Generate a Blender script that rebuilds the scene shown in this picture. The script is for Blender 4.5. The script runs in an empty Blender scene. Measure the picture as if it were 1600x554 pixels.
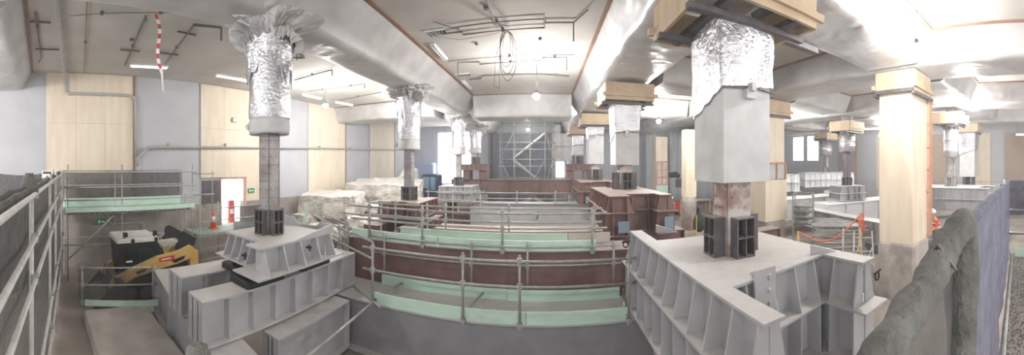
import bpy, math, random
from mathutils import Vector, Matrix, noise
random.seed(7)
C = bpy.context.scene.collection
S = bpy.context.scene
PI = math.pi
# ------------------------------------------------------------------ camera, world, exposure
# the eye is the origin; the site floor lies 4.2 m below it
FLOOR = -4.2
cam = bpy.data.cameras.new('camera')
cam.type = 'PANO'
cam.panorama_type = 'CENTRAL_CYLINDRICAL'
cam.central_cylindrical_range_u_min = -1.6
cam.central_cylindrical_range_u_max = 1.6
cam.central_cylindrical_range_v_min = -0.596
cam.central_cylindrical_range_v_max = 0.512
cam.central_cylindrical_radius = 1.0
cam.clip_start = 0.02
cam_o = bpy.data.objects.new('camera', cam)
cam_o.rotation_euler = (PI/2, 0, 0.1)
C.objects.link(cam_o)
S.camera = cam_o
S.view_settings.view_transform = 'Standard'
S.view_settings.look = 'None'
S.view_settings.gamma = 1
S.view_settings.use_curve_mapping = False
S.view_settings.exposure = 1.2
w = bpy.data.worlds.new('world'); S.world = w; w.use_nodes = True
w.node_tree.nodes['Background'].inputs[0].default_value = (1.0, 0.99, 0.98, 1)
w.node_tree.nodes['Background'].inputs[1].default_value = .95
S.cycles.max_bounces = 8
S.cycles.diffuse_bounces = 4
S.cycles.transparent_max_bounces = 24
S.cycles.sample_clamp_indirect = 6
LAMP_W = 680
HAZE = 0.0065

# ------------------------------------------------------------------ materials
def lin(c):
    return tuple(((v/255)/12.92 if v/255 <= .04045 else ((v/255+.055)/1.055)**2.4) for v in c) + (1,)
def mat(name, c1, c2=None, rough=.6, metal=0, scale=3, stretch=(1,1,1), bump=0, bscale=25, bdist=.02, dust=0, dustc=(196,190,184), lo=.35, hi=.65, stain=0, stainc=(90,80,72), ridged=None):
    m = bpy.data.materials.new(name); m.use_nodes = True
    nt = m.node_tree; N = nt.nodes; L = nt.links
    b = N['Principled BSDF']
    b.inputs['Roughness'].default_value = rough; b.inputs['Metallic'].default_value = metal
    tc = N.new('ShaderNodeTexCoord'); mp = N.new('ShaderNodeMapping'); mp.inputs['Scale'].default_value = stretch
    L.new(tc.outputs['Object'], mp.inputs[0])
    def nz(sc, det=6):
        n = N.new('ShaderNodeTexNoise'); n.inputs['Scale'].default_value = sc; n.inputs['Detail'].default_value = det
        L.new(mp.outputs[0], n.inputs[0]); return n
    def mr(src, a, bb):
        r = N.new('ShaderNodeMapRange'); r.inputs[1].default_value = a; r.inputs[2].default_value = bb
        L.new(src, r.inputs[0]); return r.outputs[0]
    def mix(f, a, bb):
        x = N.new('ShaderNodeMix'); x.data_type = 'RGBA'
        L.new(f, x.inputs[0])
        for i, v in ((6, a), (7, bb)):
            if isinstance(v, tuple): x.inputs[i].default_value = v
            else: L.new(v, x.inputs[i])
        return x.outputs[2]
    n1 = nz(scale)
    col = mix(mr(n1.outputs[0], lo, hi), lin(c1), lin(c2 or c1))
    if stain:
        n3 = nz(scale*.37+.3, 8)
        f = mr(n3.outputs[0], .52, .75)
        mm = N.new('ShaderNodeMath'); mm.operation = 'MULTIPLY'; mm.inputs[1].default_value = stain; L.new(f, mm.inputs[0])
        col = mix(mm.outputs[0], col, lin(stainc))
    if dust:
        g = N.new('ShaderNodeNewGeometry'); s = N.new('ShaderNodeSeparateXYZ'); L.new(g.outputs['Normal'], s.inputs[0])
        f = mr(s.outputs[2], .5, .95)
        n2 = nz(6, 4)
        m2 = N.new('ShaderNodeMath'); m2.operation = 'MULTIPLY'; L.new(f, m2.inputs[0])
        m3 = N.new('ShaderNodeMapRange'); m3.inputs[1].default_value = .25; m3.inputs[2].default_value = .6; m3.inputs[3].default_value = dust*.55; m3.inputs[4].default_value = dust
        L.new(n2.outputs[0], m3.inputs[0]); L.new(m3.outputs[0], m2.inputs[1])
        col = mix(m2.outputs[0], col, lin(dustc))
    L.new(col, b.inputs['Base Color'])
    if bump:
        nb = nz(bscale, 5); nb.noise_type = ridged or 'FBM'; bp = N.new('ShaderNodeBump'); bp.inputs['Strength'].default_value = bump; bp.inputs['Distance'].default_value = bdist
        L.new(nb.outputs[0], bp.inputs['Height']); L.new(bp.outputs[0], b.inputs['Normal'])
    return m
def emit(name, c, s):
    m = bpy.data.materials.new(name); m.use_nodes = True; nt = m.node_tree
    b = nt.nodes['Principled BSDF']; b.inputs['Base Color'].default_value = lin(c)
    b.inputs['Emission Color'].default_value = lin(c); b.inputs['Emission Strength'].default_value = s
    return m
def netmat(name, c, clear):
    m = mat(name, c, tuple(int(v*.8) for v in c), rough=.8, scale=7, bump=.4, bscale=14)
    nt = m.node_tree; b = nt.nodes['Principled BSDF']; out = nt.nodes['Material Output']
    t = nt.nodes.new('ShaderNodeBsdfTransparent'); x = nt.nodes.new('ShaderNodeMixShader'); x.inputs[0].default_value = 1-clear
    nt.links.new(t.outputs[0], x.inputs[1]); nt.links.new(b.outputs[0], x.inputs[2]); nt.links.new(x.outputs[0], out.inputs[0])
    return m
M = {}
M['grey'] = mat('painted_grey_steel', (184,184,188), (173,173,177), rough=.5, scale=2.5, dust=.75, dustc=(212,207,202), stain=.25, stainc=(158,152,146))
M['white_steel'] = mat('painted_white_steel', (232,233,235), (222,223,226), rough=.5, scale=2, dust=.6, dustc=(225,223,220))
M['red'] = mat('red_oxide_steel', (138,106,101), (118,90,86), rough=.55, scale=3, dust=.85, dustc=(186,174,166), stain=.3, stainc=(92,64,60))
M['darksteel'] = mat('dark_steel', (108,103,106), (86,82,84), rough=.5, metal=.2, scale=5, dust=.5, stain=.5, stainc=(110,84,70))
M['rust'] = mat('riveted_steel', (178,175,174), (146,140,140), rough=.55, metal=.25, scale=4, stain=.6, stainc=(104,72,62))
M['primed'] = mat('primed_steel', (196,192,188), (150,120,112), rough=.55, scale=2.2, lo=.42, hi=.56, stain=.5, stainc=(120,92,84))
M['basec'] = mat('scuffed_concrete', (186,178,172), (160,152,147), rough=.9, scale=2.5, bump=.3, bscale=9, stain=.7, stainc=(136,124,118))
M['galvp'] = mat('pale_galvanised_tube', (216,215,211), (196,195,190), rough=.5, metal=.1, scale=9)
M['grey_shaded'] = mat('shaded_grey_steel', (146,146,151), (134,134,139), rough=.5, scale=2.5, dust=.8, dustc=(206,200,195), stain=.3, stainc=(120,114,110))  # darker copy of the grey steel: the web's shade put into its colour
M['galv'] = mat('galvanised_tube', (180,180,177), (156,156,153), rough=.45, metal=.3, scale=9)
M['green'] = mat('mint_green_paint', (203,229,214), (194,222,206), rough=.6, scale=4, stretch=(1,1,3), stain=.35, stainc=(150,166,150))
M['foil'] = mat('silver_foil', (214,214,218), (192,192,198), rough=.26, metal=.75, scale=3, bump=.6, bscale=15, bdist=.05)
M['sheet'] = mat('plastic_sheet', (196,194,193), (176,174,174), rough=.5, metal=.0, scale=1.2, stretch=(1,1,1), bump=.35, bscale=2.6, bdist=.08, ridged='RIDGED_MULTIFRACTAL')
M['sheetfoil'] = mat('silvered_sheet', (214,213,214), (190,190,192), rough=.34, metal=.5, scale=1.5, bump=.4, bscale=2.6, bdist=.08, ridged='RIDGED_MULTIFRACTAL')
M['ceil'] = mat('ceiling_plaster', (196,192,186), (182,178,172), rough=.85, scale=.8, stain=.4, stainc=(160,152,144))
M['wall'] = mat('grey_wall_paint', (192,193,198), (185,186,191), rough=.8, scale=1.2, stain=.12, stainc=(165,165,168))
M['ply'] = mat('plywood', (231,219,200), (222,207,185), rough=.65, scale=1.1, stretch=(3.2,3.2,.7), stain=.25, stainc=(238,226,204))
M['plyw'] = mat('pale_plywood', (232,218,198), (220,204,182), rough=.65, scale=1.1, stretch=(3,3,.6))
M['timber'] = mat('timber', (198,177,150), (182,160,133), rough=.7, scale=3, stretch=(1,1,.5))
M['pinkt'] = mat('pink_treated_timber', (206,160,138), (190,142,120), rough=.7, scale=3)
M['conc'] = mat('concrete', (204,198,191), (184,177,170), rough=.85, scale=1.6, bump=.35, bscale=9, stain=.35, stainc=(132,122,114))
M['concw'] = mat('pale_concrete', (206,206,206), (190,190,191), rough=.75, scale=2.2, bump=.15, bscale=12, stain=.15, stainc=(160,158,156))
M['dirty'] = mat('dirty_concrete_wall', (168,161,153), (150,142,134), rough=.9, scale=1.2, bump=.3, bscale=8, stain=.5, stainc=(106,98,92))
M['floor'] = mat('dusty_ground', (172,162,152), (146,137,128), rough=.95, scale=.8, bump=.5, bscale=5, stain=.5, stainc=(92,84,78))
M['rubble'] = mat('broken_concrete', (222,218,210), (180,174,166), rough=.95, scale=2.2, bump=1, bscale=7, bdist=.1, stain=.95, stainc=(112,105,96), dust=.8, dustc=(226,223,218))
M['net'] = netmat('black_shade_net', (108,106,106), .2)
M['netfar'] = netmat('grey_shade_net', (96,94,94), .25)
M['bluenet'] = netmat('blue_grey_shade_net', (112,112,130), .06)
M['darknet'] = netmat('dark_shade_net', (84,82,80), .2)
M['thinnet'] = netmat('thin_shade_net', (92,90,88), .5)
M['roll'] = mat('rolled_net', (112,112,108), (82,82,79), rough=.95, scale=8, bump=1, bscale=26, bdist=.03)
M['black'] = mat('black_plastic', (34,36,36), (26,28,28), rough=.5)
M['rubber'] = mat('black_rubber', (36,36,36), (26,26,26), rough=.8, bump=.4, bscale=20)
M['yellow'] = mat('machine_yellow', (226,188,112), (212,174,100), rough=.4, scale=2, dust=.3)
M['glass'] = mat('dark_cab_glass', (34,46,44), (28,38,38), rough=.08)
M['cream'] = mat('cream_paint', (216,214,206), (204,202,196), rough=.5)
M['conduit'] = mat('black_conduit', (112,105,101), (96,90,87), rough=.6)
M['brownline'] = mat('brown_batten', (150,118,98), (132,102,84), rough=.7)
M['pipe'] = mat('grey_pipe', (176,174,172), (164,162,160), rough=.45)
M['white'] = mat('white_paint', (236,236,236), rough=.5)
M['redp'] = mat('red_plastic', (198,74,66), rough=.5)
M['orange'] = mat('orange_fabric', (238,96,40), (226,84,34), rough=.7)
M['navy'] = mat('navy_fabric', (50,54,74), rough=.8)
M['skin'] = mat('skin', (196,150,124), rough=.6)
M['greens'] = mat('green_sign_paint', (34,140,86), rough=.5)
M['bluep'] = mat('dark_blue_paint', (44,62,88), rough=.4)
M['bluew'] = mat('pale_blue_hoarding', (168,182,214), rough=.6)
M['grate'] = mat('walkway_grating', (168,160,154), (104,98,94), rough=.6, metal=.3, scale=26, stretch=(1,2,1), lo=.46, hi=.54, bump=.8, bscale=26)
M['deckgal'] = mat('scaffold_deck', (150,172,160), (136,158,146), rough=.6)
M['bulb'] = emit('lit_bulb', (255,252,246), 45)
M['day'] = emit('daylight', (250,252,255), 3.2)
M['tube'] = emit('lit_tube', (255,253,250), 1.3)
M['tubeoff'] = mat('fluorescent_tube', (236,236,236), rough=.3)
M['yel2'] = mat('yellow_post_paint', (226,178,96), rough=.5)
M['rope'] = mat('orange_rope', (226,130,110), rough=.8)
M['dgreen'] = mat('dark_green_net', (42,62,52), (34,50,44), rough=.9)
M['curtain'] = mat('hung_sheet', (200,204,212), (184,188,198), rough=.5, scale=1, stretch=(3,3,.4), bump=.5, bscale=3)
M['ptch'] = mat('blue_grey_patch', (130,146,160), rough=.6)
M['dwall'] = mat('brown_wall_paint', (176,156,142), (166,147,134), rough=.8)

# ------------------------------------------------------------------ mesh builder
LOC = {}
class MB:
    def __init__(s, Mx=None): s.v = []; s.f = []; s.M = Mx; s.cuts = []
    def add(s, vs, fs):
        k = len(s.v); s.cuts.append((k, len(s.f)))
        for p in vs:
            p = Vector(p); s.v.append(s.M @ p if s.M is not None else p)
        s.f += [tuple(i+k for i in f) for f in fs]; return s
    def box(s, x0, x1, y0, y1, z0, z1):
        return s.add([(x0,y0,z0),(x1,y0,z0),(x1,y1,z0),(x0,y1,z0),(x0,y0,z1),(x1,y0,z1),(x1,y1,z1),(x0,y1,z1)],
                     [(3,2,1,0),(4,5,6,7),(0,1,5,4),(1,2,6,5),(2,3,7,6),(3,0,4,7)])
    def cham(s, x0, x1, y0, y1, z0, z1, c):
        # box with chamfered vertical corners and top edge
        p = [(x0+c,y0),(x1-c,y0),(x1,y0+c),(x1,y1-c),(x1-c,y1),(x0+c,y1),(x0,y1-c),(x0,y0+c)]
        cx, cy = (x0+x1)/2, (y0+y1)/2
        def sh(q): return (q[0] + (c if q[0] < cx else -c)*.7, q[1] + (c if q[1] < cy else -c)*.7)
        v = [(a,b,z0) for a,b in p] + [(a,b,z1-c) for a,b in p] + [(*sh(q),z1) for q in p]
        f = [tuple(range(7,-1,-1)), tuple(range(16,24))]
        for k in (0,8):
            for i in range(8): j = (i+1)%8; f.append((k+i,k+j,k+8+j,k+8+i))
        return s.add(v, f)
    def prism(s, poly, z0, z1):
        n = len(poly)
        return s.add([(x,y,z0) for x,y in poly]+[(x,y,z1) for x,y in poly],
                     [tuple(range(n-1,-1,-1)), tuple(range(n,2*n))]+[(i,(i+1)%n,n+(i+1)%n,n+i) for i in range(n)])
    def slab(s, pts, d):
        # polygon given in 3-D, thickened along vector d
        n = len(pts); d = Vector(d); pts = [Vector(p) for p in pts]
        return s.add(pts+[p+d for p in pts], [tuple(range(n-1,-1,-1)), tuple(range(n,2*n))]+[(i,(i+1)%n,n+(i+1)%n,n+i) for i in range(n)])
    def bar(s, p, q, wd, ht):
        p = Vector(p); q = Vector(q); t = (q-p).normalized()
        u = t.cross(Vector((0,0,1)))
        if u.length < 1e-3: u = Vector((1,0,0))
        u.normalize(); v = u.cross(t)
        a = [p+u*i*wd/2+v*j*ht/2 for i,j in ((-1,-1),(1,-1),(1,1),(-1,1))]; b = [x+(q-p) for x in a]
        return s.add(a+b, [(0,1,2,3),(7,6,5,4),(0,4,5,1),(1,5,6,2),(2,6,7,3),(3,7,4,0)])
    def tube(s, pts, r, n=8):
        pts = [Vector(p) for p in pts]; m = len(pts); k0 = len(s.v); vs = []; fs = []
        u = None
        for i, p in enumerate(pts):
            a = (pts[i]-pts[i-1]).normalized() if i else None
            b = (pts[i+1]-pts[i]).normalized() if i < m-1 else None
            t = (a+b) if (a and b) else (a or b)
            if t.length < 1e-4: t = a
            t.normalize()
            if u is None:
                u = t.cross(Vector((0,0,1)))
                if u.length < .05: u = t.cross(Vector((0,1,0)))
            else: u = u - t*u.dot(t)
            if u.length < 1e-4: u = t.orthogonal()
            u.normalize(); v = t.cross(u)
            rr = r[i] if isinstance(r, (list,tuple)) else r
            if a and b:
                c = max(.5, a.dot(t))
            else: c = 1
            vs += [p+(u*math.cos(2*PI*j/n)+v*math.sin(2*PI*j/n))*rr/ (c if c < 1 else 1) for j in range(n)]
        for i in range(m-1):
            for j in range(n):
                jj = (j+1)%n; fs.append((i*n+j, i*n+jj, (i+1)*n+jj, (i+1)*n+j))
        fs += [tuple(range(n-1,-1,-1)), tuple((m-1)*n+j for j in range(n))]
        return s.add(vs, fs)
    def lathe(s, prof, cx, cy, n=20, wob=0, seed=0):
        vs = []; fs = []; m = len(prof)
        for i,(r,z) in enumerate(prof):
            for j in range(n):
                a = 2*PI*j/n
                d = noise.noise(Vector((math.cos(a)*2+seed, math.sin(a)*2, z*3)))*wob + noise.noise(Vector((math.cos(a)*5, math.sin(a)*5+seed, z*8)))*wob*.6 if wob else 0
                vs.append((cx+(r+d)*math.cos(a), cy+(r+d)*math.sin(a), z + (d*.6 if wob else 0)))
        for i in range(m-1):
            for j in range(n): jj=(j+1)%n; fs.append((i*n+j,i*n+jj,(i+1)*n+jj,(i+1)*n+j))
        fs += [tuple(range(n-1,-1,-1)), tuple((m-1)*n+j for j in range(n))]
        return s.add(vs, fs)
    def grid(s, fn, nu, nv, close=False):
        vs = [fn(i/nu, j/nv) for i in range(nu+1) for j in range(nv+1)]
        fs = [(i*(nv+1)+j,(i+1)*(nv+1)+j,(i+1)*(nv+1)+j+1,i*(nv+1)+j+1) for i in range(nu) for j in range(nv)]
        return s.add(vs, fs)
    def build(s, name, m, parent=None, smooth=False, solid=0, split=0):
        if split and len(s.cuts) > split:
            # one object for every `split` shapes added
            cs = s.cuts[::split]+[(len(s.v), len(s.f))]; out = None
            for (v0,f0),(v1,f1) in zip(cs, cs[1:]):
                q = MB(); q.v = s.v[v0:v1]; q.f = [tuple(i-v0 for i in f) for f in s.f[f0:f1]]
                out = q.build(name, m, parent, smooth, solid)
            return out
        o0 = LOC.get(parent.name, Vector()) if parent is not None else Vector()
        me = bpy.data.meshes.new(name); me.from_pydata([tuple(p-o0) for p in s.v], [], s.f)
        me.materials.append(M[m] if isinstance(m, str) else m)
        if smooth: me.polygons.foreach_set('use_smooth', [True]*len(me.polygons))
        me.update()
        o = bpy.data.objects.new(name, me); C.objects.link(o)
        if parent is not None: o.parent = parent
        LOC[o.name] = o0
        if solid:
            md = o.modifiers.new('thickness', 'SOLIDIFY'); md.thickness = solid; md.offset = 0
        return o
def tag(o, label, cat, group=None, kind=None):
    if label: o['label'] = label
    if cat: o['category'] = cat
    if group: o['group'] = group
    if kind: o['kind'] = kind
    return o
def thing(name, label, cat, loc, group=None, kind=None):
    o = bpy.data.objects.new(name, None); C.objects.link(o); o.location = loc; o.empty_display_size = .2
    LOC[o.name] = Vector(loc)
    return tag(o, label, cat, group, kind)
def struct(o, label=None, cat=None): return tag(o, label, cat, None, 'structure')
def dup(root, dloc, label, rotz=0):
    def cp(o, par):
        c = o.copy(); C.objects.link(c)
        if par is not None: c.parent = par
        for ch in o.children: cp(ch, c)
        return c
    r = cp(root, None); r.location = Vector(root.location)+Vector(dloc); r.rotation_euler.z += rotz
    LOC[r.name] = Vector(r.location)
    r['label'] = label
    return r
def P2(cx, cy, rot=0): return Matrix.Translation((cx,cy,0)) @ Matrix.Rotation(rot, 4, 'Z')

# ------------------------------------------------------------------ setting
XL, XR, YN, YF, ZC = -13.3, 29.0, -7.0, 31.0, 3.8
struct(MB().box(XL-.3, XR+.3, YN, YF+.3, FLOOR-.3, FLOOR).build('floor', 'floor'), 'dusty grey site ground under all the steelwork', 'floor')
struct(MB().box(XL-.3, XR+.3, YN, YF+.3, ZC, ZC+.3).build('ceiling', 'ceil'), 'off white plaster ceiling over the whole site', 'ceiling')
# left wall with the doorway opening
mb = MB()
for y0, y1, z0, z1 in ((YN,8.35,-1.9,ZC), (9.72,YF,-1.9,ZC), (8.35,9.72,-.75,ZC)): mb.box(XL-.3, XL, y0, y1, z0, z1)
struct(mb.build('wall_left', 'wall'), 'pale grey painted wall behind the plywood panels and scaffold', 'wall')
mb = MB()
for y0, y1, z0, z1 in ((YN,8.35,FLOOR,-1.9), (9.72,YF,FLOOR,-1.9), (8.35,9.72,FLOOR,-3.0)): mb.box(XL-.3, XL+.12, y0, y1, z0, z1)
struct(mb.build('trim_1', 'dirty'), 'stained concrete lower wall band behind the skid steer', 'wall')
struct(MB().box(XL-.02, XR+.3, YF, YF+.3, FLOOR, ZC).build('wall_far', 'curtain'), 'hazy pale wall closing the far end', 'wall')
mb = MB()
for y0, y1, z0, z1 in ((YN,25.1,FLOOR,ZC),(25.1,26.9,FLOOR,.45),(25.1,26.9,3.4,ZC),(26.9,27.6,FLOOR,ZC),(27.6,29.4,FLOOR,.45),(27.6,29.4,3.4,ZC),(29.4,YF,FLOOR,ZC)): mb.box(XR, XR+.3, y0, y1, z0, z1)
struct(mb.build('wall_right', 'wall'), 'grey wall at the far side of the white steelwork', 'wall')
# doorway: bright space beyond, open dark leaf
struct(MB().box(XL-1.6, XL-1.5, 7.6, 10.6, -3.2, -.4).build('window_1', 'day'), 'daylight glowing beyond the open doorway', 'window')
d = thing('door_1', 'dark open door leaf beside the bright doorway', 'door', (XL+.1,8.3,-3), kind='structure')
MB().box(XL+.04, XL+.1, 7.3, 8.3, -3.0, -.78).build('door_leaf', 'darksteel', d)
MB().box(XL+.1, XL+.16, 7.4, 7.46, -2.0, -1.85).build('door_handle', 'galv', d)
mb = MB(); mb.box(XL, XL+.06, 8.28, 8.36, -3, -.7); mb.box(XL, XL+.06, 9.7, 9.86, -3, -.7); mb.box(XL, XL+.06, 8.36, 9.7, -.76, -.68)
struct(mb.build('trim_2', 'pinkt'), 'pinkish frame round the bright doorway', 'door frame')
# far daylight doorway and side windows
struct(MB().box(-10.62, -7.26, YF-.05, YF-.01, -1.9, 3.15).build('window_2', 'day'), 'tall bright opening at the far end beside the blue hoarding', 'window')
struct(MB().box(1.05, 1.92, YF-.05, YF-.01, -1.25, .2).build('window_3', 'day'), 'small bright doorway behind the red beam stacks', 'window')
for k,(y0,y1,n,l) in enumerate(((25.1,26.9,'window_4','bright daylit window nearer the plywood columns'),(27.6,29.4,'window_5','bright daylit window next to the far corner'))):
    f = thing(n, l, 'window', (XR,y0,.45), kind='structure')
    MB().box(XR+.16, XR+.2, y0, y1, .45, 3.4).build('pane', 'day', f)
    m_ = MB(); m_.box(XR, XR+.1, (y0+y1)/2-.04, (y0+y1)/2+.04, .45, 3.4); m_.box(XR, XR+.1, y0, y1, 1.9, 1.98); m_.build('window_frame', 'white', f)
# ------------------------------------------------------------------ wrapped ceiling beams
def beam(ax, c, a0, a1, label, m='sheet', zb=2.9, wt=1.25, wb=.95, amp=.05, seed=0, batten=True):
    prof = []
    for t in (0,.25,.5,.75): prof.append((-wt+(wt-wb)*t, ZC+(zb+.18-ZC)*t))
    for k in range(5): a = k/4*PI/2; prof.append((-wb+.2-.2*math.cos(a), zb+.18-.18*math.sin(a)))
    for k in range(1,6): prof.append((-wb+.2+(2*wb-.4)*k/6, zb))
    prof += [(-x,z) for x,z in reversed(prof[:9])]
    n = max(8, int((a1-a0)/.22)); m_ = len(prof)-1
    def fn(u, v):
        i = round(v*m_); x, z = prof[i]; a = a0+(a1-a0)*u
        edge = min(i, m_-i)
        k = amp*min(1, edge/2)
        q = Vector((a*1.1+seed*7, x*1.2, z*1.2))
        q2 = Vector((a*3.2+seed, x*.9, z*.9))
        dd = noise.noise(q)*k + noise.noise(q2)*k*.55
        x2 = x + dd*(1 if x > 0 else -1); z2 = z + dd*.7 - abs(math.sin(a*.9))*.03*(1 if edge > 4 else 0)
        return (c+x2, a, z2) if ax == 'y' else (a, c+x2, z2)
    mb = MB(); mb.grid(fn, n, m_)
    k = m_+1
    mb.f += [tuple(range(k-1,-1,-1)), tuple(n*k+i for i in range(k))]
    o = struct(mb.build('ceiling_beam', m, None, True), label, 'beam')
    if batten:
        bb = MB()
        for sx in (-1,1):
            x = c+sx*(wt+.03)
            if ax == 'y': bb.box(x-.05, x+.05, a0, a1, ZC-.05, ZC+.01)
            else: bb.box(a0, a1, x-.05, x+.05, ZC-.05, ZC+.01)
        bb.build('batten', 'brownline', o, split=1)
    return o
beam('y', -5.15, -6.5, 30.5, 'long sheet wrapped beam over the row of round columns', seed=1, wb=.62)
beam('y', 2.85, -6.5, 30.5, 'long silvered beam over the row of square grey piers', m='sheetfoil', seed=2, wt=1.3)
beam('y', 9.5, -6.5, 30.5, 'long sheet wrapped beam over the plywood boxed columns', seed=3, wt=1.05)
beam('y', 15.9, -6.5, 30.5, 'long sheet wrapped beam over the metal ducted column', seed=4)
beam('y', 22.4, -6.5, 30.5, 'long sheet wrapped beam nearest the grey far side wall', seed=5)
beam('x', -1.65, -13.2, -6.3, 'short wrapped beam running to the plywood wall', seed=6, zb=3.1)
beam('x', 18.45, -13.2, -6.3, 'rounded wrapped beam behind the round columns', seed=7, zb=2.85)
beam('x', 18.45, -3.9, 1.5, 'sagging wrapped cross beam beyond the hanging bulb', seed=8, zb=2.6)
for k,y in enumerate((4.45,11.45,18.45)):
    for j,(x0,x1) in enumerate(((4.1,8.4),(10.6,14.6),(17.2,21.1))):
        beam('x', y, x0, x1, ['near','middle','far'][k]+' wrapped cross beam '+['beside the square piers','between plywood and ducted columns','over the white steelwork'][j], seed=9+k*3+j, m='sheetfoil' if j==0 and k==0 else 'sheet')
# ------------------------------------------------------------------ plywood panels on walls
def panel(y0, y1, label, zb=-1.9):
    t = thing('plywood_panel', label, 'panel', (XL+.03,(y0+y1)/2,zb), 'plywood panels on the pale grey wall')
    zs = [zb, -.1, 1.7, ZC-.02]
    mb = MB()
    n = max(1, round((y1-y0)/1.22))
    for i in range(n):
        for z0, z1 in zip(zs, zs[1:]):
            if zb < -1 and y0 == 7.2 and z0 == zb and i < n-1: z0 = -.66
            mb.box(XL+.025, XL+.07, y0+(y1-y0)*i/n+.003, y0+(y1-y0)*(i+1)/n-.003, z0+.003, z1-.003)
    mb.build('board', 'ply', t, split=1)
    MB().box(XL+.025, XL+.1, y1, y1+.08, zb, ZC-.02).build('edge_strip', 'brownline', t)
panel(.2, 3.9, 'plywood panel nearest the barrier with the white sign')
panel(7.2, 11.2, 'plywood panel above the bright doorway')
panel(14.6, 18.5, 'plywood panel beside the wrapped round column')
panel(21.9, 26.2, 'plywood panel farthest along, near the blue hoarding')
for y0, y1, m, l in ((5.15,7.4,'ply','plywood panel on far side wall beside the blue net'),(2.0,3.8,'dwall','brown board on far side wall next to the net end'),(14,17,'ply','plywood panel on far side wall behind the ducted column'),(9.2,12.2,'dwall','brown board behind the white capped column'),(19.5,22,'dwall','brown board seen past the plywood column'),(-1.8,1.9,'dwall','brown board nearest the net end')):
    tag(MB().box(XR-.11, XR-.03, y0, y1, FLOOR, 2.85).build('wall_board', m), l, 'panel', 'boards on the far side wall', 'thing')
for x0, x1, l in ((9.8,10.9,'narrow hung plastic sheet beside the plywood column'),(12.3,14.2,'hung plastic sheet between the two plywood columns'),(14.8,20,'wide hung plastic sheet behind the big grey pier')):
    mb = MB(); mb.grid(lambda u,v: (x0+(x1-x0)*u, YF-1.2+.08*math.sin(u*(x1-x0)*7)+.05*noise.noise(Vector((u*9,v*3,x0))), FLOOR+.2+(3.0-FLOOR)*v), 24, 6)
    tag(mb.build('plastic_curtain', 'curtain', None, True, .01), l, 'plastic sheet', 'hung plastic sheets at the far end')
tag(MB().cham(-13.2, -10.7, 29.6, 30.6, FLOOR, .1, .12).build('hoarding_box', 'bluew'), 'pale blue hoarding box left of the far daylight', 'hoarding')
mb = MB(); mb.cham(.7, 1.55, 29.2, 30.6, .35, 3.6, .05); mb.cham(1.55, 2.6, 29.2, 30.6, .35, 2.8, .05); mb.box(.75, 2.5, 29.1, 29.2, 1.6, 1.7); mb.box(.9,1.1,29.25,30.5,FLOOR,.36); mb.box(2.2,2.4,29.25,30.5,FLOOR,.36)
tag(mb.build('site_cabin', 'concw'), 'white boxed-in unit beside the far stair scaffold', 'cabin')

# ------------------------------------------------------------------ lamps
def lamp(x, y, z, label, p=LAMP_W, top=ZC, r=.14):
    t = thing('hanging_bulb', label, 'lamp', (x,y,z), 'bare site bulbs hanging from the ceiling')
    MB().tube([(x,y,z+.2),(x+.01,y,(z+top)/2),(x,y,top)], .012, 6).build('cord', 'conduit', t)
    MB().lathe([(.03,z+.21),(.05,z+.19),(.05,z+.09),(.04,z+.07)], x, y, 12).build('socket', 'black', t, True)
    MB().lathe([(.01,z-r),(.06,z-r*.85),(r*.95,z-.03),(r,z),(r*.9,z+.04),(.05,z+.09)], x, y, 16).build('bulb', 'bulb', t, True)
    l = bpy.data.lights.new('bulb_light', 'POINT'); l.energy = p; l.shadow_soft_size = r*1.15; l.color = (1,.98,.955)
    lo = bpy.data.objects.new('bulb_light', l); C.objects.link(lo); lo.location = (0,0,0); lo.parent = t
lamp(-.27, 11.4, 2.42, 'bare bulb hanging mid ceiling over the red girders', 800)
lamp(-9.35, 11.5, 2.7, 'bare bulb glowing in front of the plywood wall panels')
lamp(-6.9, 16.1, 2.5, 'bare bulb beside the second round column')
lamp(6.95, 3.0, 2.75, 'bare bulb blazing by the sheeted corner above the plywood column', 700)
lamp(15.0, 3.85, 2.25, 'bare bulb at the top of the ducted column', 900)
lamp(6.3, 16.8, 2.4, 'bare bulb at a far plywood column top')
lamp(23.4, 13.4, 2.4, 'small bare bulb far off past the plywood column edge')
lamp(19.2, 9.0, 2.6, 'added hidden bulb brightening the white girders', 1100)  # bulb added out of sight to brighten the white steelwork
lamp(12.0, 13.7, 2.4, 'added fill bulb hidden behind the second plywood column', 800)  # another added bulb, kept from view, lifting the pale girders
lamp(-1.2, 24.0, 2.6, 'bare bulb lighting the far stair scaffold')
for x, y, p, l in ((-1.0,-3.5,230,'added unseen fill bulb over the walkway'),(-7.6,-3.4,750,'added unseen fill bulb behind the near netting'),(7.0,-4.5,300,'added unseen fill bulb behind the grating walkway')):  # bulbs added behind the eye as fill light for the near side
    lamp(x, y, 2.7, l, p)
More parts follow.
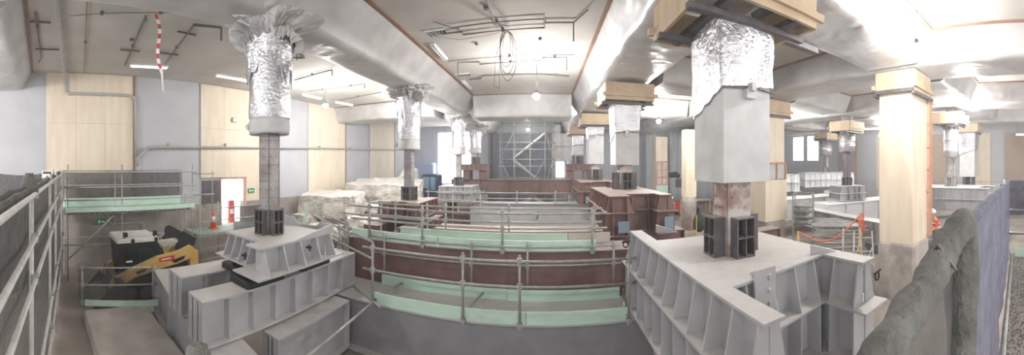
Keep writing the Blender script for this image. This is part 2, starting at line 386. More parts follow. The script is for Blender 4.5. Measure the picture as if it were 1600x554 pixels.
# ------------------------------------------------------------------ girders
def girder(label, p0, p1, width, z0, z1, m, pitch=.9, kind='box', group='transverse and longitudinal steel girders', fins=True, side=(1,1), mw=None):
    """long plate girder from p0 to p1: flanges, webs, stiffener plates on the outer sides"""
    p0 = Vector((*p0,0)); p1 = Vector((*p1,0)); L = (p1-p0).length; ang = math.atan2(p1.y-p0.y, p1.x-p0.x)
    Mx = Matrix.Translation((p0.x,p0.y,0)) @ Matrix.Rotation(ang,4,'Z')
    t = thing('steel_girder', label, 'girder', (p0.x,p0.y,z0), group)
    hw = width/2; th = .035
    MB(Mx).box(0,L,-hw,hw,z1-th,z1).build('top_flange', m, t)
    MB(Mx).box(0,L,-hw,hw,z0,z0+th).build('bottom_flange', m, t)
    ins = .17
    for s in (-1,1):
        MB(Mx).box(.0,L,s*(hw-ins)-.012,s*(hw-ins)+.012,z0+th,z1-th).build('web', mw or m, t)
    MB(Mx).box(0,.025,-hw+.005,hw-.005,z0+th,z1-th).build('end_plate', m, t)
    MB(Mx).box(L-.025,L,-hw+.005,hw-.005,z0+th,z1-th).build('end_plate', m, t)
    if fins:
        n = max(1, int(L/pitch))
        for s in (-1,1):
            if not side[0 if s < 0 else 1]: continue
            for i in range(1, n):
                x = L*i/n
                a, b = sorted((s*(hw-ins+.012), s*(hw-.008)))
                MB(Mx).box(x-.012,x+.012,a,b,z0+th,z1-th).build('stiffener', m, t)
    return t
# row under the round column nearest the eye
girder('grey cross girder with dusty top at the concrete slab edge', (-8.5,3.5), (-3.75,2.75), .74, FLOOR+.02, -3.0, 'grey', 1.6)
girder('grey girder under the near cap, nearer the wall', (-5.92,2.62), (-5.92,6.6), .62, -2.97, -2.2, 'grey', .55)
girder('grey girder under the near cap, beside the pit', (-4.7,2.45), (-4.7,6.62), .52, -2.97, -2.2, 'grey', .5)
girder('low grey sill girder below the near stack', (-4.32,3.75), (-4.32,5.9), .45, -4.1, -3.05, 'grey', 1.5)
girder('wide grey cross girder with handrails, lowest in the pit', (-4.75,6.52), (2.2,6.52), 1.14, FLOOR+.02, -3.0, 'grey', 9, fins=False, mw='grey_shaded')
girder('grey girder running beside the pit under the big cap', (4.3,1.2), (4.3,7.4), .6, FLOOR+.05, -3.02, 'grey', 1.2)
girder('grey cross girder beneath the front of the big cap', (1.6,2.35), (3.95,2.35), .7, FLOOR+.05, -3.06, 'grey', 1.2)
girder('dark red cross girder with handrails and green boards', (-5.1,7.72), (2.05,7.72), .86, -3.6, -2.0, 'red', 9, fins=False)
girder('dark red cross girder with dusty bare top', (-3.4,9.95), (1.85,9.95), .9, -3.5, -2.02, 'red', 9, fins=False)
tg = girder('pale grey cross girder between the second stacks', (-3.9,17.0), (2.75,17.0), .8, -3.6, -2.05, 'grey', 9, fins=False)
MB().bar((-.4,16.738,-2.9),(-.25,16.738,-2.5),.012,.09).build('green_paint_mark', 'greens', tg)
girder('high red cross beam in front of the stair scaffold', (-7.0,23.8), (2.0,23.8), .6, -2.26, -1.15, 'red', 2.2)
girder('red girder under the second round column, wall side', (-5.95,9.9), (-5.95,13.1), .62, -2.95, -2.2, 'red', .6)
girder('red girder under the second round column, pit side', (-4.6,9.9), (-4.6,13.1), .62, -2.95, -2.2, 'red', .6)
girder('red base girder below the second round column stack', (-6.9,10.9), (-3.6,10.9), .7, FLOOR+.02, -2.98, 'red', 1.0)
girder('red base girder behind the second round column stack', (-6.9,12.6), (-3.6,12.6), .7, FLOOR+.02, -2.98, 'red', 1.0)
girder('red girder under the third round column, wall side', (-5.9,17.6), (-5.9,20.1), .6, -2.9, -2.25, 'red', .7)
girder('red girder under the third round column, pit side', (-4.5,17.6), (-4.5,20.1), .6, -2.9, -2.25, 'red', .7)
girder('red base girder below the third round column', (-6.8,18.6), (-3.6,18.6), .7, FLOOR+.02, -2.93, 'red', 1.0)
girder('red cross girder going off behind the big grey cap', (4.6,9.4), (8.3,9.4), .6, -3.3, -2.45, 'red', .9)
girder('red base girder under the second square pier cap, front', (1.95,9.75), (4.4,9.75), .8, FLOOR+.02, -2.1, 'red', .9)
girder('red base girder under the second square pier cap, back', (1.95,12.2), (4.4,12.2), .8, FLOOR+.02, -2.1, 'red', .9)
girder('red base girder under the third square pier cap', (1.9,18.4), (4.2,18.4), .9, FLOOR+.02, -2.1, 'red', .9)
# white and grey steel beyond the plywood columns
girder('grey girder slanting past the stacked tubes', (11.0,5.6), (12.7,12.6), .6, -3.2, -2.3, 'grey', 1.0)
girder('white cross girder nearest the tube stacks', (13.6,11.6), (18.6,10.2), 1.5, -3.4, -2.2, 'white_steel', 1.1)
girder('white cross girder behind the first white one', (11.0,14.6), (17.5,14.0), 1.6, -3.3, -2.1, 'white_steel', 1.1)
girder('grey girder beneath the cap behind the kneeling worker', (14.3,6.4), (18.3,3.2), .8, -3.7, -2.75, 'grey', 1.0)
girder('grey base girder low under that same cap', (14.0,4.6), (17.8,2.2), .7, FLOOR+.02, -3.72, 'grey', 1.0)
girder('white girder along the row farthest right', (20.5,16.5), (24.5,19.5), 1.0, -3.6, -2.3, 'white_steel', 1.2)
# post and braces under the high beam
t = thing('raking_prop', 'red central prop with two raking braces under the high beam', 'prop', (-.8,23.5,FLOOR))
MB().box(-.95,-.65,23.4,23.7,FLOOR,-2.27).build('post', 'red', t)
MB().bar((-2.1,23.55,-3.1),(-.9,23.55,-2.5),.16,.16).build('brace', 'grey', t); MB().bar((.5,23.55,-3.1),(-.7,23.55,-2.5),.16,.16).build('brace', 'grey', t)
MB().box(-2.4,.8,23.3,23.8,-3.3,-3.1).build('sole_beam', 'grey', t)

# ------------------------------------------------------------------ stiffened column caps
def off(poly, d):
    n = len(poly); out = []
    for i in range(n):
        a, b, c = poly[i-1], poly[i], poly[(i+1)%n]
        def nrm(p,q):
            l = math.hypot(q[0]-p[0], q[1]-p[1]); return ((q[1]-p[1])/l, -(q[0]-p[0])/l)
        n1, n2 = nrm(a,b), nrm(b,c)
        k = 1+n1[0]*n2[0]+n1[1]*n2[1]
        out.append((b[0]+d*(n1[0]+n2[0])/k, b[1]+d*(n1[1]+n2[1])/k))
    return out
def cap(label, cx, cy, poly, top, tiers, flare, m, pitch=.42, rot=0, pitchx=None, group='stiffened steel caps clamping the column feet', inset=.13):
    Mx = P2(cx, cy, rot)
    bottom = top-sum(tiers)
    t = thing('column_cap', label, 'steel cap', (cx,cy,bottom), group)
    th = .035
    MB(Mx).prism(poly, top-th, top).build('top_plate', m, t)
    web = off(poly, -inset)
    mb = MB(Mx)
    for i in range(len(web)):
        p, q = web[i], web[(i+1)%len(web)]
        mb.slab([(*p,bottom+.01),(*q,bottom+.01),(*q,top-th),(*p,top-th)], (0,0,0)) if 0 else mb.add([(*p,bottom+.01),(*q,bottom+.01),(*q,top-th),(*p,top-th)], [(0,1,2,3)])
    mb.build('web_plate', m, t)
    z = top-th; fl0 = 0
    for k, h in enumerate(tiers):
        fl1 = flare if k == 0 else flare+.0
        zb = z-h+(th if k == 0 else 0)
        zb = max(zb, bottom)
        MB(Mx).prism(off(poly, fl1+.02), zb, zb+.03).build('mid_flange' if k < len(tiers)-1 else 'bottom_flange', m, t)
        for i in range(len(poly)):
            p = Vector(poly[i]); q = Vector(poly[(i+1)%len(poly)]); L = (q-p).length
            if L < .45: continue
            e = (q-p)/L; nn = Vector((e.y,-e.x))
            pr, nx = Vector(poly[i-1]), Vector(poly[(i+2)%len(poly)])
            # stay clear of the neighbours at inner corners
            a0 = .1 if (p-pr).x*e.y-(p-pr).y*e.x > 0 else .1+flare
            a1 = .1 if e.x*(nx-q).y-e.y*(nx-q).x > 0 else .1+flare
            n = max(1, round((L-a0-a1)/(pitchx if pitchx and abs(nn.x) > .7 else pitch)))
            for j in range(n+1):
                s = a0+(L-a0-a1)*j/n
                c = p+e*s
                g = []
                for sgn in (-1,1):
                    for o_, zz in ((-inset, zb+.03),(fl1-.01, zb+.03),(fl0-.015, z),(-inset, z)):
                        x = c+nn*o_+e*sgn*.013; g.append((x.x,x.y,zz))
                MB(Mx).add(g, [(3,2,1,0),(4,5,6,7),(0,1,5,4),(1,2,6,5),(2,3,7,6),(3,0,4,7)]).build('stiffener', m, t)
        z = zb; fl0 = fl1
    return t
def hplan(x0, x1, ya, yb, s0, s1, nf0, nb0):
    """H-shaped plan: side strips s0/s1 wide reaching ya..yb, middle cut back to nf0 / nb0"""
    return [(x0,ya),(x0+s0,ya),(x0+s0,nf0),(x1-s1,nf0),(x1-s1,ya),(x1,ya),(x1,yb),(x1-s1,yb),(x1-s1,nb0),(x0+s0,nb0),(x0+s0,yb),(x0,yb)]
def upstand(t, Mx, x, y, m, z, w_=.34, h=.85, d=.03, gus=True, name='bolted_splice_plate'):
    mb = MB(Mx); mb.box(x-w_/2, x+w_/2, y-d, y, z-h+.14, z+.14)
    for i in range(4): mb.tube([(x+.06,y-d,z+.02-i*.17),(x+.06,y-d-.03,z+.02-i*.17)], .032, 6)
    if gus: mb.slab([(x-.02,y,z),(x-.02,y+.3,z),(x-.02,y,z+.12)], (.025,0,0))
    mb.build(name, m, t)
big = [(-1.1,-2.2),(-.83,-2.2),(-.83,-1.28),(1.03,-1.1),(1.03,-1.88),(1.36,-1.88),(1.36,2.2),(1.03,2.2),(1.03,1.3),(-.83,1.3),(-.83,2.3),(-1.1,2.3)]
c1 = cap('big pale grey cap under the nearest square pier', 2.95, 4.45, big, -1.46, (.7,.78), .13, 'grey', .42)
upstand(c1, P2(2.95,4.45), -.36, -1.3, 'grey', -1.46)
mb = MB(P2(2.95,4.45))
for x, y in ((-.6,2.0),(.85,-1.0),(.85,1.5)): mb.slab([(x,y,-1.46),(x+.42,y-.2,-1.46),(x+.3,y-.15,-1.4),(x,y,-1.3)], (.02,.03,0))
mb.build('lifting_gusset', 'grey', c1, split=1)
mb = MB(P2(2.95,4.45))
for x, y, z in ((1.2,-2.02,-1.68),(-1.24,2.1,-1.7)):
    mb.tube([(x+.06*math.cos(a),y,z+.06*math.sin(a)) for a in [i*PI/5 for i in range(11)]], .014, 6)
    mb.tube([(x-.08,y,z+.05),(x+.1,y,z+.07)], .018, 6)
mb.build('lifting_shackle', 'black', c1, split=2)
near = [(-.78,-.7),(.36,-.7),(.36,-1.02),(.78,-1.02),(.78,1.02),(-.78,1.02)]
c2 = cap('pale grey cap under the nearest round column on black jacks', -5.05, 4.5, near, -1.46, (.5,), .15, 'grey', .25, pitchx=.5)
mb = MB(P2(-5.05,4.5))
mb.slab([(-.78,1.0,-1.46),(.78,1.0,-1.46),(.78,1.0,-1.32),(.45,1.0,-1.3),(.3,1.0,-1.4),(-.3,1.0,-1.4),(-.45,1.0,-1.28),(-.78,1.0,-1.26)], (0,.03,0))
mb.slab([(.76,-.2,-1.46),(.76,1.0,-1.46),(.76,1.0,-1.3),(.76,.3,-1.38)], (.03,0,0))
mb.build('upstand_plate', 'grey', c2, split=1)
mb = MB(P2(-5.05,4.5))
for x, y in ((.5,-1.14),(.9,.1)):
    mb.tube([(x-.07,y,-1.62),(x+.07,y-.02,-1.6)], .025, 6); mb.tube([(x,y,-1.56),(x+.02,y,-1.68)], .02, 6)
mb.build('lifting_shackle', 'black', c2, split=2)
for i,(x,y,l) in enumerate(((-5.55,4.1,'black jack pad at the wall side of the near cap, front'),(-4.7,3.8,'black jack pad in front beneath the near cap'),(-4.7,5.2,'black jack pad at the pit end of the near cap'),(-5.9,5.2,'black jack pad hidden at the back of the near cap'))):
    t = thing('jack_pad', l, 'jack', (x,y,-2.2), 'jack pads between near cap and girders')
    MB().cham(x-.25,x+.25,y-.45,y+.45,-2.2,-2.07,.03).build('base_plate', 'black', t)
    mb = MB(); mb.tube([(x,y-.2,-2.08),(x,y-.2,-1.975)], .11, 14); mb.tube([(x,y+.2,-2.08),(x,y+.2,-1.975)], .11, 14); mb.build('ram', 'black', t, split=1)
redp = hplan(-1.0,.95,-1.95,1.85,.62,.4,-1.35,1.3)
def redcap(label, cx, cy):
    t = cap(label, cx, cy, redp, -.92, (.5,.65), .1, 'red', .42)
    mb = MB(P2(cx,cy)); mb.box(-.78,-.45,-2.1,-2.07,-1.95,-1.62); mb.box(.62,.9,-2.1,-2.07,-1.95,-1.55); mb.build('patch_plate', 'ptch', t, split=1)
    return t
redcap('dark red two tier cap under the second square pier', 2.85, 10.85)
redcap('dark red two tier cap under the third square pier', 2.85, 17.9)
t = cap('dark red low cap under the second round column', -5.15, 11.6, hplan(-.85,.8,-1.1,1.1,.5,.5,-.9,.9), -1.4, (.55,), .08, 'red', .4)
MB(P2(-5.15,11.6)).box(-.75,.7,-.95,.95,-2.2,-1.96).build('packing_plate', 'darksteel', t)
t = cap('small pale grey cap under the third round column', -5.1, 18.9, hplan(-1.0,1.0,-1.1,1.1,.5,.5,-1.0,1.0), -1.3, (.4,.4), .06, 'grey', .36)
MB(P2(-5.1,18.9)).box(-.8,.8,-.9,.9,-2.25,-2.09).build('packing_plate', 'darksteel', t)
def redstack(label, cx, cy, zb=-1.15):
    t = thing('column_cap', label, 'steel cap', (cx,cy,zb), 'stiffened steel caps clamping the column feet')
    MB().box(cx-.95,cx+.95,cy-.8,cy+.8,-.05,.0).build('top_plate', 'red', t)
    mb = MB(); mb.box(cx-.9,cx+.9,cy-.7,cy+.7,-.42,-.05); mb.build('cross_beam', 'red', t)
    MB().box(cx-.95,cx+.95,cy-.8,cy+.8,-.47,-.42).build('bottom_flange', 'red', t)
    for x in (-.62,.62): MB().cham(cx+x-.28,cx+x+.28,cy-.5,cy+.5,zb,-.47,.04).build('leg', 'red', t)
    for i in range(6):
        x = cx-.9+1.8*i/5; MB().box(x-.012,x+.012,cy-.79,cy-.7,-.42,-.05).build('stiffener', 'red', t)
    return t
redstack('red bridging cap on two legs below the farthest round column', -5.15, 23.8)
redstack('red bridging cap on two legs behind the third square pier', 2.6, 24.6, -1.9)
# caps on the far side: white and grey
cap('white grey cap under the ducted column behind the worker', 15.9, 4.9, hplan(-1.15,1.15,-2.2,2.2,.4,.4,-1.6,1.6), -1.15, (.55,.6), .06, 'grey', .42)
cap('long pale cap farthest off beyond the white girders', 22.4, 18.5, hplan(-2.3,2.3,-1.15,1.15,.4,.4,-.9,.9), -.75, (.62,.62), .05, 'white_steel', .5, rot=-.5)
cap('small grey cap at the foot of the thin dark column', 15.9, 11.45, hplan(-.8,.8,-.8,.8,.4,.4,-.65,.65), -1.3, (.45,.4), .08, 'grey', .3, rot=-.4)
cap('white two tier cap partly behind the plywood column', 15.6, 18.3, hplan(-1.2,1.2,-2.0,2.0,.4,.4,-1.5,1.5), -.75, (.6,.65), .05, 'white_steel', .45)

# ------------------------------------------------------------------ columns
def core(t, cx, cy, z0, z1, hw=.18, m='rust', rot=0):
    mb = MB(P2(cx,cy,rot))
    for s in (-1,1):
        mb.box(-hw,hw,s*hw-.015,s*hw+.015,z0,z1)
        mb.box(s*hw-.015 if s>0 else -hw-.0, s*hw if s>0 else -hw+.015, -hw, hw, z0, z1)
    n = int((z1-z0)/.17)
    for i in range(n):
        z = z0+.08+i*.17
        for o in (-.11,.0,.11):
            if o == 0 and i%2: continue
            for s in (-1,1):
                mb.tube([(o*hw/.18,s*(hw+.01),z),(o*hw/.18,s*(hw+.035),z)], .016, 6)
                mb.tube([(s*(hw-.0),o*hw/.18,z),(s*(hw+.022),o*hw/.18,z)], .016, 6)
    mb.build('steel_core', m, t)
def bracket(t, Mx, z0, z1, w_, d, m='darksteel'):
    """open fronted stiffener box with a cross of plates"""
    mb = MB(Mx); th = .022
    mb.box(-w_/2,w_/2,0,.03,z0,z1)
    for x in (-w_/2, 0, w_/2): mb.box(x-th/2,x+th/2,-d,0,z0,z1)
    for z in (z0+.011, (z0+z1)/2, z1-.011): mb.box(-w_/2-.01,w_/2+.01,-d-.005,.0,z-.012,z+.012)
    mb.build('base_bracket', m, t)
def collar(t, cx, cy, z0, z1, hw, inner, m='timber'):
    mb = MB()
    for s in (-1,1):
        mb.box(cx-hw,cx+hw,cy+s*hw-.03,cy+s*hw+.03,z0,z1); mb.box(cx+s*hw-.03,cx+s*hw+.03,cy-hw,cy+hw,z0,z1)
    for s in (-1,1):
        mb.box(cx-hw-.12,cx+hw+.12,cy+s*(hw+.06)-.035,cy+s*(hw+.06)+.035,z0+.12,z0+.24)
    mb.build('collar_board', m, t, split=1)
    mb = MB()
    for s in (-1,1):
        mb.box(cx-hw-.1,cx+hw+.1,cy+s*(inner+.1)-.06,cy+s*(inner+.1)+.06,z0-.1,z0-.01)
        mb.box(cx+s*(inner+.12)-.06,cx+s*(inner+.12)+.06,cy-hw,cy+hw,z0-.02,z0+.08)
    mb.build('clamp_channel', 'darksteel', t, split=1)
def wrinkle_cyl(mb, cx, cy, r0, r1, z0, z1, amp, seed, n=40, m=24, sag=0):
    def fn(u, v):
        a = 2*PI*u; z = z0+(z1-z0)*v; r = r0+(r1-r0)*v
        q = Vector((math.cos(a)*1.6+seed*3, math.sin(a)*1.6, z*1.8))
        q2 = Vector((math.cos(a)*4+z*2, math.sin(a)*4+seed, z*4))
        d = noise.noise(q)*amp+noise.noise(q2)*amp*.5
        zz = z+(noise.noise(Vector((math.cos(a)*2.5,math.sin(a)*2.5,seed)))*sag*(1-v) if sag else 0)
        return (cx+(r+d)*math.cos(a), cy+(r+d)*math.sin(a), zz)
    return mb.grid(fn, n, m)
def round_column(label, cx, cy, zbase, zs0, zs1, ztop, r=.42, seed=0, sheet=True):
    t = thing('wrapped_column', label, 'column', (cx,cy,zbase), 'round columns wrapped in silver foil', 'thing')
    core(t, cx, cy, zbase, zs0+.1, .148)
    for a in (0, PI/2, PI, -PI/2):
        bracket(t, P2(cx,cy,a) @ Matrix.Translation((0,-.18,0)), zbase, zbase+.52, .24, .12)
    mb = MB(); mb.lathe([(r*.9,zs0+.01),(r*1.0,zs0),(r*1.02,zs0+.08),(r*1.01,zs0+.2),(r,zs1)], cx, cy, 28, .02, seed)
    o = mb.build('concrete_sleeve', 'concw', t, True)
    mb = MB(); mb.box(cx-r-.14, cx-r+.02, cy-.16, cy-.02, zs0+.12, zs0+.3); mb.tube([(cx-r-.12,cy-.2,zs0+.2),(cx-r-.12,cy+.04,zs0+.2)], .05, 8); mb.build('clamp_block', 'concw', t)
    mb = MB(); wrinkle_cyl(mb, cx, cy, r+.012, r+.03, zs1-.05, ztop, .03, seed, 48, 40); mb.build('foil_wrap', 'foil', t, True)
    if sheet:
        mb = MB()
        wrinkle_cyl(mb, cx, cy, r+.05, r+.07, zs1+.9, ztop-.2, .07, seed+4, 48, 20, .8)
        mb.build('torn_foil_overlap', 'foil', t, True, .008)
        mb = MB()
        def fn(u, v):
            a = 2*PI*u; q = Vector((math.cos(a)*1.5+seed, math.sin(a)*1.5, v*2)); q2 = Vector((math.cos(a)*4, math.sin(a)*4+seed, v*5))
            q3 = Vector((math.cos(a)*9, math.sin(a)*9, v*9+seed))
            rr = r+.05+.3*math.sin(v*PI*.5)+noise.noise(Vector((math.cos(a)*1.3+seed,math.sin(a)*1.3,v*3.5)))*.4+noise.noise(Vector((math.cos(a)*2.6,math.sin(a)*2.6+seed,v*7)))*.16+noise.noise(q3)*.07
            rag = .42*max(0, noise.noise(Vector((math.cos(a)*3+seed, math.sin(a)*3, 4))))+.12*noise.noise(Vector((math.cos(a)*11, math.sin(a)*11, seed)))
            return (cx+rr*math.cos(a), cy+rr*math.sin(a), ztop-.42-rag*(1-v)*1.5+.52*v+noise.noise(q2)*.1*v+noise.noise(q3)*.05)
        mb.grid(fn, 90, 18); mb.build('crumpled_sheet_collar', 'sheet', t, False, .008)
    return t
round_column('nearest foil wrapped round column beside the plywood wall', -5.15, 4.45, -1.46, .62, 1.0, 2.95, seed=1)
round_column('second foil wrapped round column, on the red cap', -5.15, 11.5, -1.4, .55, 1.0, 2.95, seed=2)
round_column('third foil wrapped round column, on the small grey cap', -5.1, 18.7, -1.3, .55, 1.0, 2.95, r=.4, seed=3)
round_column('farthest foil wrapped round column, on the red bridging cap', -5.15, 23.8, 0.0, .8, 1.2, 2.95, r=.42, seed=4)
def pier(label, cx, cy, zbase, zb, zf, hw, ztop, seed, chw=.85):
    t = thing('square_pier', label, 'column', (cx,cy,zbase), 'square grey piers half wrapped in foil', 'thing')
    core(t, cx, cy, zbase, zb+.05, .22, 'primed')
    for a, o in ((0,-.24),(-PI/2,-.24),(PI/2,-.24),(PI,-.24)):
        bracket(t, P2(cx,cy,a) @ Matrix.Translation((0,o,0)), zbase, zbase+.62, .32, .19)
    MB().cham(cx-hw,cx+hw,cy-hw,cy+hw,zb,zf+1.1,.02).build('concrete_pier', 'concw', t)
    mb = MB(); mb.box(cx-.1,cx+.08,cy-hw-.12,cy-hw,zf-.12,zf+.02); mb.box(cx-.06,cx+.02,cy-hw-.2,cy-hw-.08,zf-.02,zf+.1); mb.build('clamp_block', 'concw', t)
    # foil: square tube with a ragged slanting lower edge, bulging a little
    mb = MB(); per = [(-1,-1),(1,-1),(1,1),(-1,1)]
    def fn(u, v):
        k = u*4; i = min(3, int(k)); f = k-i; a, b = per[i], per[(i+1)%4]
        x = a[0]+(b[0]-a[0])*f; y = a[1]+(b[1]-a[1])*f
        low = zf+.05 + .05*x - (.19*(y+1) if x < 0 else .04*(y+1)) + .05*noise.noise(Vector((x*3,y*3,seed)))
        z = low+(ztop-low)*v
        q = Vector((x*1.5+seed,y*1.5,z*1.6)); q2 = Vector((x*3.5,y*3.5+seed,z*4))
        d = 1+.04+.09*v*v+noise.noise(q)*.08+noise.noise(q2)*.035
        return (cx+x*hw*d, cy+y*hw*d, z)
    mb.grid(fn, 56, 34); mb.build('foil_wrap', 'foil', t, True, .006)
    mb = MB(); mb.tube([(cx-hw*1.1,cy-hw*1.13,zf+.0),(cx,cy-hw*1.16,zf+.06),(cx+hw*1.12,cy-hw*1.12,zf+.02)], .016, 6); mb.build('tie_rope', 'conduit', t)
    collar(t, cx, cy, ztop-.05, ztop+.55, chw, hw)
    return t
pier('nearest square grey pier with silver foil top', 2.95, 4.45, -1.46, -.28, 1.12, .46, 2.25, 1, .98)
pier('second square grey pier, standing on the red two tier cap', 2.95, 11.5, -.92, -.03, 1.1, .44, 2.25, 2)
pier('third square grey pier, half hidden by the second', 2.95, 18.4, -.92, .0, 1.6, .44, 2.25, 3)
pier('farthest square pier, a small pale one behind the red stacks', 2.6, 24.6, 0.0, .7, 1.4, .42, 2.3, 4, .7)
def ply_column(label, cx, cy, zply, hw, m='plyw', stud=None, ztop=2.2, base='basec', splits=(), chw=None, roundb=False):
    t = thing('boxed_column', label, 'column', (cx,cy,FLOOR), 'columns boxed in plywood', 'thing')
    if roundb: MB().lathe([(hw*1.35,FLOOR),(hw*1.35,zply-.3),(hw*1.2,zply)], cx, cy, 24, .02, cx).build('concrete_base', base, t, True)
    else: MB().cham(cx-hw-.05,cx+hw+.05,cy-hw-.05,cy+hw+.05,FLOOR,zply,.05).build('concrete_base', base, t)
    zs = [zply]+list(splits)+[ztop]
    mb = MB()
    for z0, z1 in zip(zs, zs[1:]):
        for sx in (-1,1):
            a, b = (cx-hw, cx-.004) if sx < 0 else (cx+.004, cx+hw)
            mb.box(a, b, cy-hw, cy+hw, z0+.004, z1-.004)
    mb.build('plywood_sheet', m, t, split=1)
    if stud:
        z0, z1, dx = stud
        mb = MB(); y = cy-hw-.06
        for x in (cx+hw-.06+dx, cx+hw-.42+dx if dx == 0 else cx+hw+.22): mb.box(x-.04,x+.04,y-.03,y+.06,z0,z1)
        k = max(2, int((z1-z0)/.75))
        for i in range(k+1):
            z = z0+(z1-z0-.06)*i/k; mb.box(min(cx+hw-.42,cx+hw+dx-.1) if dx == 0 else cx+hw-.06, cx+hw+(.0 if dx == 0 else .26), y-.025, y+.05, z, z+.07)
        mb.build('timber_stud_frame', 'pinkt', t)
    if chw: collar(t, cx, cy, 2.2, 2.85, chw, hw)
    return t
ply_column('nearest plywood boxed column beside the blue net', 9.4, 4.5, -2.45, .58, stud=(-2.4,2.1,.1), chw=.66)
t = ply_column('second plywood boxed column, partly behind the big pier', 9.6, 11.45, -2.5, .56, m='ply', stud=None, splits=(-.65,), chw=.75)
mb = MB(); mb.box(9.02,10.18,10.8,10.85,-.7,0); mb.build('opening_panel', 'concw', t)
mb = MB()
for x in (9.05,9.6,10.14): mb.box(x-.04,x+.04,10.74,10.82,-.7,.05)
mb.box(9.02,10.18,10.74,10.82,.0,.08); mb.build('timber_stud_frame', 'pinkt', t)
MB().box(8.95,10.25,10.8,12.1,-2.55,-.68).build('lower_plywood_box', 'ply', t)
ply_column('third plywood boxed column, brightly lit, on a round concrete base', 9.05, 18.6, -2.1, .36, stud=None, splits=(-.4,), roundb=True)
t = ply_column('farthest plywood boxed column with open timber studs', 9.3, 24.6, -2.6, .5, m='ply', splits=(0.1,))
mb = MB()
for x in (8.85,9.3,9.75): mb.box(x-.05,x+.05,24.0,24.08,-1.7,.2)
for z in (-1.7,-1.1,-.5,.15): mb.box(8.82,9.78,23.98,24.07,z,z+.08)
mb.build('timber_stud_frame', 'pinkt', t)
MB().box(8.85,9.75,24.08,24.098,-1.65,.15).build('pale_infill', 'concw', t)
MB().box(8.8,9.8,24.0,24.09,-2.6,-1.72).build('green_panel', 'green', t)
def duct_column(label, cx, cy, zbase, z0, z1, r, ztop=2.3, cm='rust'):
    t = thing('ducted_column', label, 'column', (cx,cy,zbase), 'columns with a shiny metal duct sleeve', 'thing')
    core(t, cx, cy, zbase, z0+.05, .17, cm)
    for a in (0, PI/2, PI, -PI/2): bracket(t, P2(cx,cy,a) @ Matrix.Translation((0,-.18,0)), zbase, zbase+.5, .24, .12, cm)
    MB().lathe([(r*.9,z0),(r,z0+.02),(r,z0+.3),(r*1.03,z0+.32),(r*1.03,z0+.36),(r,z0+.38),(r,(z0+z1)/2),(r*1.03,(z0+z1)/2+.02),(r*1.03,(z0+z1)/2+.06),(r,(z0+z1)/2+.08),(r,z1)], cx, cy, 28).build('metal_sleeve', 'foil', t, True)
    mb = MB()
    for i in range(8):
        a = PI*2*i/8; mb.box(cx+r*.96*math.cos(a)-.05, cx+r*.96*math.cos(a)+.05, cy+r*.96*math.sin(a)-.05, cy+r*.96*math.sin(a)+.05, z1-.28, z1-.16)
    mb.build('vent_slot', 'black', t, split=1)
    MB().lathe([(r*.75,z1),(r*.75,ztop+.6)], cx, cy, 16).build('upper_shaft', 'sheetfoil', t, True)
    collar(t, cx, cy, z1-.02, z1+.55, .75, r)
    return t
duct_column('bright ducted column behind the kneeling worker', 15.9, 4.9, -1.15, .35, 2.05, .38)
duct_column('thin dark column with shiny sleeve on the small grey cap', 15.9, 11.45, -1.3, .75, 2.0, .5, cm='darksteel')
duct_column('small ducted column farthest off above the long pale cap', 22.4, 18.5, -.75, .8, 2.2, .6)
pier('square pier with foil top beside the bright ducted column', 22.6, 5.6, -1.5, -.9, 1.0, .55, 2.3, 6, .8)
MB_ = None
# ------------------------------------------------------------------ guard rails and toe boards
def clampm(mb, p): 
    x, y, z = p; mb.tube([(x,y,z-.055),(x,y,z+.055)], .05, 8); mb.tube([(x-.05,y,z),(x+.05,y,z)], .042, 8)
def guard(label, pts, posts, rails, zb, name='guard_rail', group='galvanised tube guard rails', over=.12, ztop=None):
    """tube guard rail along the polyline pts; posts = list of (x,y); rails = heights"""
    t = thing(name, label, 'guard rail', (posts[0][0],posts[0][1],zb), group)
    for z in rails: MB().tube([(x,y,z) for x,y in pts], .026, 8).build('rail', 'galv', t, True)
    for x, y in posts:
        MB().tube([(x,y,zb),(x,y,(ztop or max(rails)+over))], .026, 8).build('post', 'galv', t, True)
        mb = MB()
        for z in rails: clampm(mb, (x,y,z))
        clampm(mb, (x,y,zb+.06)); mb.build('clamp', 'galv', t, split=2)
    return t
guard('front guard rail along the lowest grey cross girder', [(-3.75,5.9),(1.75,5.9)], [(-3.5,5.9),(-1.53,5.9),(-.45,5.9),(1.6,5.9)], (-1.8,-2.27), -3.05)
guard('back guard rail along the lowest grey cross girder', [(-4.3,7.16),(1.75,7.16)], [(-3.9,7.16),(-1.65,7.16),(-.37,7.16),(1.58,7.16)], (-1.86,-2.27), -2.98)
guard('front guard rail on the red girder with green boards', [(-5.0,7.25),(1.45,7.25)], [(-4.4,7.25),(-2.9,7.25),(-.95,7.25),(1.1,7.25)], (-1.13,-1.47), -2.05)
guard('back guard rail on the red girder with green boards', [(-5.0,8.2),(1.5,8.2)], [(-4.1,8.2),(-2.6,8.2),(-.9,8.2),(1.3,8.2)], (-1.15,-1.5), -2.02)
guard('short guard rail turning off toward the rubble', [(-7.3,8.6),(-5.2,7.4)], [(-7.1,8.5),(-5.3,7.46)], (-1.7,-2.1), FLOOR)
guard('guard rail on the pale grey cross girder between stacks', [(-3.9,16.55),(2.5,16.55)], [(-3.6,16.55),(-1.4,16.55),(.6,16.55),(2.3,16.55)], (-1.5,-1.8), -2.02)
guard('guard rail in front of the third round column', [(-6.4,16.4),(-3.3,16.4),(-3.3,17.6)], [(-6.2,16.4),(-4.8,16.4),(-3.3,16.4)], (-1.5,-2.0), FLOOR)
guard('guard rail in front of the second round column stack', [(-6.9,9.3),(-3.55,9.3),(-3.55,10.2)], [(-6.7,9.3),(-5.2,9.3),(-3.55,9.3)], (-1.75,-2.25), FLOOR, ztop=-1.2)
